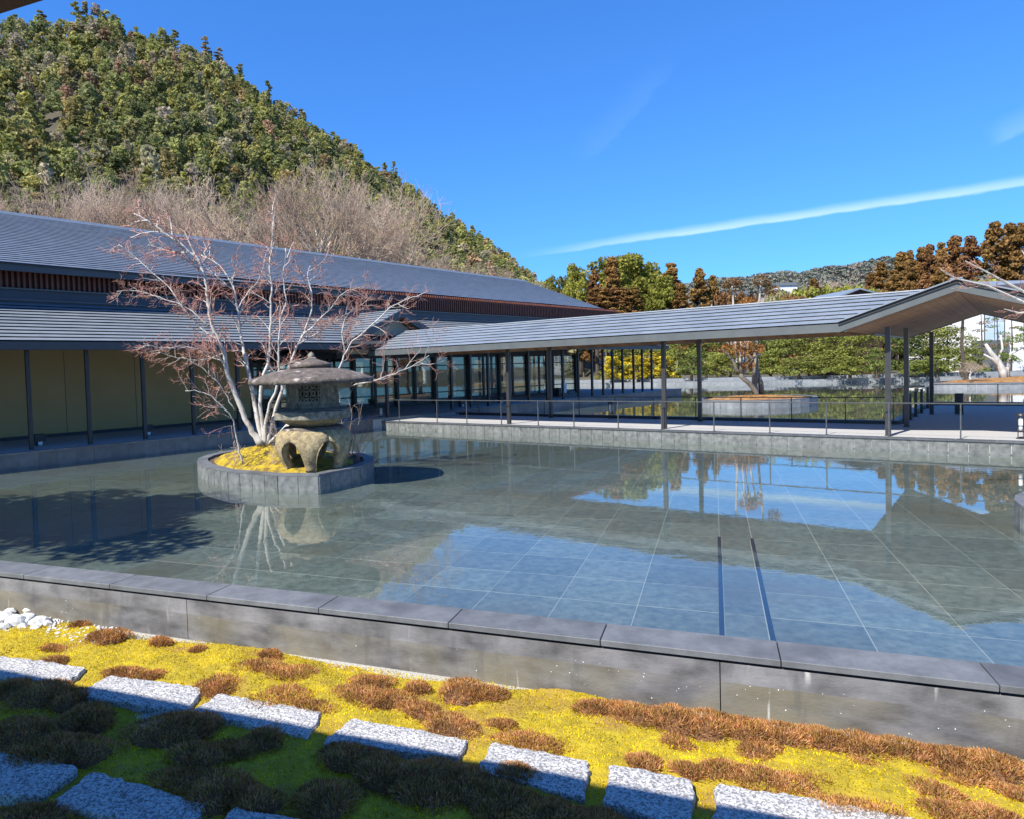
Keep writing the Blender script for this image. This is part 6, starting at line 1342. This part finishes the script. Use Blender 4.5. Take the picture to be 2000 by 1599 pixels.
# haircap moss tufts
M_tuft = leafmat('haircap_moss', [(.25, .10, .035), (.44, .165, .07), (.30, .17, .035), (.60, .32, .18), (.28, .21, .04), (.50, .20, .09)], .3, 6, use='island', var=.5)
M_tuftb = mk('haircap_moss_base', (.11, .055, .022), (.18, .085, .035), 30, .95)
def in_shade(x, y): d, c = to_frame(DC, x, y); return d < 4.0
cl = sorted(CLUMPS, key=lambda q: q[0] / q[1]); cw, cs_, cm = 0, 0, 0
for (x, y, r, hi) in cl:
    d, c = to_frame(DC, x, y); r *= .84 if (hi and d > 4.3) else .92
    if d > 4.62 and hi: lab_ = 'rust-red haircap moss tuft against the foot of the concrete wall, %s from the left' % ordw(cw); cw += 1
    elif d > 4.02: lab_ = 'low reddish moss patch in the sunlit yellow moss, %s from the left' % ordw(cm); cm += 1
    else: lab_ = 'dark brown haircap moss tuft in the shaded foreground, %s from the left' % ordw(cs_); cs_ += 1
    hgt = r * (.42 if hi else .22) + .010; rs = np.random.RandomState(int(abs(x * 1000)) % 9999)
    t = Thing('moss_tuft', lab_, 'moss tuft', W, (x, y, GZ), 'haircap moss tufts in the moss garden')
    n = int(1000 + 34000 * r * r); a = rs.uniform(0, 6.283, n); q = np.sqrt(rs.rand(n)) * rs.uniform(.85, 1.12, n) ** 1.0; ph1, ph2 = rs.uniform(0, 6, 2)
    rim = r * (1 + .16 * np.sin(2 * a + ph1) + .10 * np.sin(3 * a + ph2) + .05 * np.sin(7 * a)) * np.where(True, 1, 1)
    ex = 1.25
    px_, py_ = q * rim * np.cos(a) * ex, q * rim * np.sin(a); pz = hgt * np.sqrt(np.clip(1 - q ** 2.4, 0.0, 1)) * .8 - .01
    ca_, sa_ = math.cos(DC.ang + 1.571), math.sin(DC.ang + 1.571)
    P = np.stack([px_ * ca_ - py_ * sa_, px_ * sa_ + py_ * ca_, pz], 1); nn = np.stack([P[:, 0] / r * .7, P[:, 1] / r * .7, np.full(n, .8)], 1); nn /= np.linalg.norm(nn, axis=1)[:, None]
    link('sprigs', blades('sprigs', P, nn, (.027 if hi else .022), .0026, M_tuft, rs, .36), t.o)
    m = MB(); NA_ = 20; m.v.append((x, y, GZ + hgt * .70))
    for k in range(1, 6):
        s_ = k / 5
        for j in range(NA_):
            aa = 2 * math.pi * j / NA_; rm = r * (1 + .16 * math.sin(2 * aa + ph1) + .10 * math.sin(3 * aa + ph2) + .05 * math.sin(7 * aa)) * s_ * .86
            u_, w_ = rm * math.cos(aa) * ex, rm * math.sin(aa); m.v.append((x + u_ * ca_ - w_ * sa_, y + u_ * sa_ + w_ * ca_, GZ - .02 + hgt * .72 * math.sqrt(max(0, 1 - s_ ** 2.4))))
    for j in range(NA_): m.f.append((0, 1 + j, 1 + (j + 1) % NA_)); m.m.append(0)
    for k in range(4):
        for j in range(NA_): m.f.append((1 + k * NA_ + j, 1 + (k + 1) * NA_ + j, 1 + (k + 1) * NA_ + (j + 1) % NA_, 1 + k * NA_ + (j + 1) % NA_)); m.m.append(0)
    t.part('cushion', m, M_tuftb, smooth=True)

# granite stepping slabs
for i, pts in enumerate(STONES):
    rs = np.random.RandomState(500 + i); ring = []
    for k in range(4):
        p, q = np.array(pts[k]), np.array(pts[(k + 1) % 4]); L_ = np.linalg.norm(q - p); n = max(6, int(L_ / .035)); nr = np.array([q[1] - p[1], -(q[0] - p[0])]) / L_
        for j in range(n):
            s_ = (j + .5) / n; o_ = rs.normal(0, .005) + .006 * math.sin(s_ * 9 + k)
            ring.append(tuple(p + (q - p) * s_ + nr * o_))
    up_ = .022 if i >= 7 else .004
    cx, cy = np.mean(ring, axis=0); area = sum(ring[k][0] * ring[(k + 1) % len(ring)][1] - ring[(k + 1) % len(ring)][0] * ring[k][1] for k in range(len(ring)))
    if area < 0: ring = ring[::-1]
    m = MB(); N_ = len(ring); lv_ = [(1.0, -.47), (1.0, -.392), (.98, -.376), (.8, -.372), (.55, -.370), (.28, -.371)]
    for (s_, z) in lv_: m.v += [(cx + (p[0] - cx) * s_, cy + (p[1] - cy) * s_, z + up_ + (rs.normal(0, .0025) if z > -.385 else 0)) for p in ring]
    m.v.append((cx, cy, -.37 + up_))
    for k in range(len(lv_) - 1):
        for j in range(N_): m.f.append((k * N_ + j, k * N_ + (j + 1) % N_, (k + 1) * N_ + (j + 1) % N_, (k + 1) * N_ + j)); m.m.append(0)
    for j in range(N_): m.f.append(((len(lv_) - 1) * N_ + j, (len(lv_) - 1) * N_ + (j + 1) % N_, len(m.v) - 1)); m.m.append(0)
    lb = 'rough speckled granite stepping slab in the sunlit row, %s from the left' % ordw(i) if i < 7 else 'shaded bluish granite stepping slab in the nearest row, %s from the left' % ordw(i - 7)
    single('stepping_stone', m, M_granite, lb, 'stepping stone', W, (cx, cy, -.4), 'granite stepping slabs', smooth=False)
# white rocks at the left
import bmesh
for i, (x, y, r) in enumerate(ROCKS):
    rs = np.random.RandomState(700 + i); bm = bmesh.new()
    for q in range(34):
        d = rs.normal(size=3); d /= np.linalg.norm(d); bm.verts.new((d[0] * r * rs.uniform(.8, 1.1) * 1.2, d[1] * r * rs.uniform(.8, 1.1), d[2] * r * .75))
    bmesh.ops.convex_hull(bm, input=bm.verts); me = bpy.data.meshes.new('white_rock'); bm.to_mesh(me); bm.free(); me.materials.append(M_rock)
    props(link('white_rock', me, None, (x, y, GZ + r * .25)), 'pale angular rock in the little heap by the wall at left, %s from the left' % ordw(sorted(range(len(ROCKS)), key=lambda k: ROCKS[k][0] / ROCKS[k][1]).index(i)), 'rock', 'white rocks by the wall')
rs = np.random.RandomState(801); pb = MB()
for q in range(500):
    c = rs.uniform(5.3, 8.5); d = rs.uniform(4.6, 5.0); w = DC.w((d, c)); s = rs.uniform(.008, .022); pb.hexa([(w.x - s, w.y - s, GZ - .02), (w.x + s, w.y - s * .8, GZ - .02), (w.x + s * .9, w.y + s, GZ - .02), (w.x - s, w.y + s * .8, GZ - .02), (w.x - s * .6, w.y - s * .5, GZ + s * .9), (w.x + s * .6, w.y - s * .5, GZ + s * .8), (w.x + s * .5, w.y + s * .6, GZ + s), (w.x - s * .6, w.y + s * .5, GZ + s * .8)])
single('pebbles', pb, M_rock, 'small pale pebbles between the white rocks', 'gravel', kind='stuff')

# ================================================================ VERANDA ROOF OVERHEAD
t = Thing('veranda_roof', 'brown timber veranda eave overhead at the top left corner', 'roof', DC, (1.0, 2, 2.97))
E0, EZ = 1.20, 2.91
mb = MB(); mb.hexa([(E0, -14, EZ + .06), (E0, 16, EZ + .06), (-5, 16, EZ + 2.1), (-5, -14, EZ + 2.1), (E0, -14, EZ + .12), (E0, 16, EZ + .12), (-5, 16, EZ + 2.2), (-5, -14, EZ + 2.2)]); t.part('roof_deck', mb, M_under)
mb = MB(); mb.box(E0, -14, EZ, E0 + .04, 16, EZ + .13); t.part('eave_board', mb, mk('brown_eave_board', (.10, .05, .028), (.16, .08, .045), 3, .6))
for q in range(22):
    c = -2 + q * .45; mb = MB(); mb.hexa([(E0 - .02, c, EZ - .01), (E0 - .02, c + .07, EZ - .01), (-1.5, c + .07, EZ + .86), (-1.5, c, EZ + .86), (E0 - .02, c, EZ + .06), (E0 - .02, c + .07, EZ + .06), (-1.5, c + .07, EZ + .94), (-1.5, c, EZ + .94)]); t.part('rafter', mb, bpy.data.materials['brown_eave_board'])
print('objects', len(bpy.data.objects))
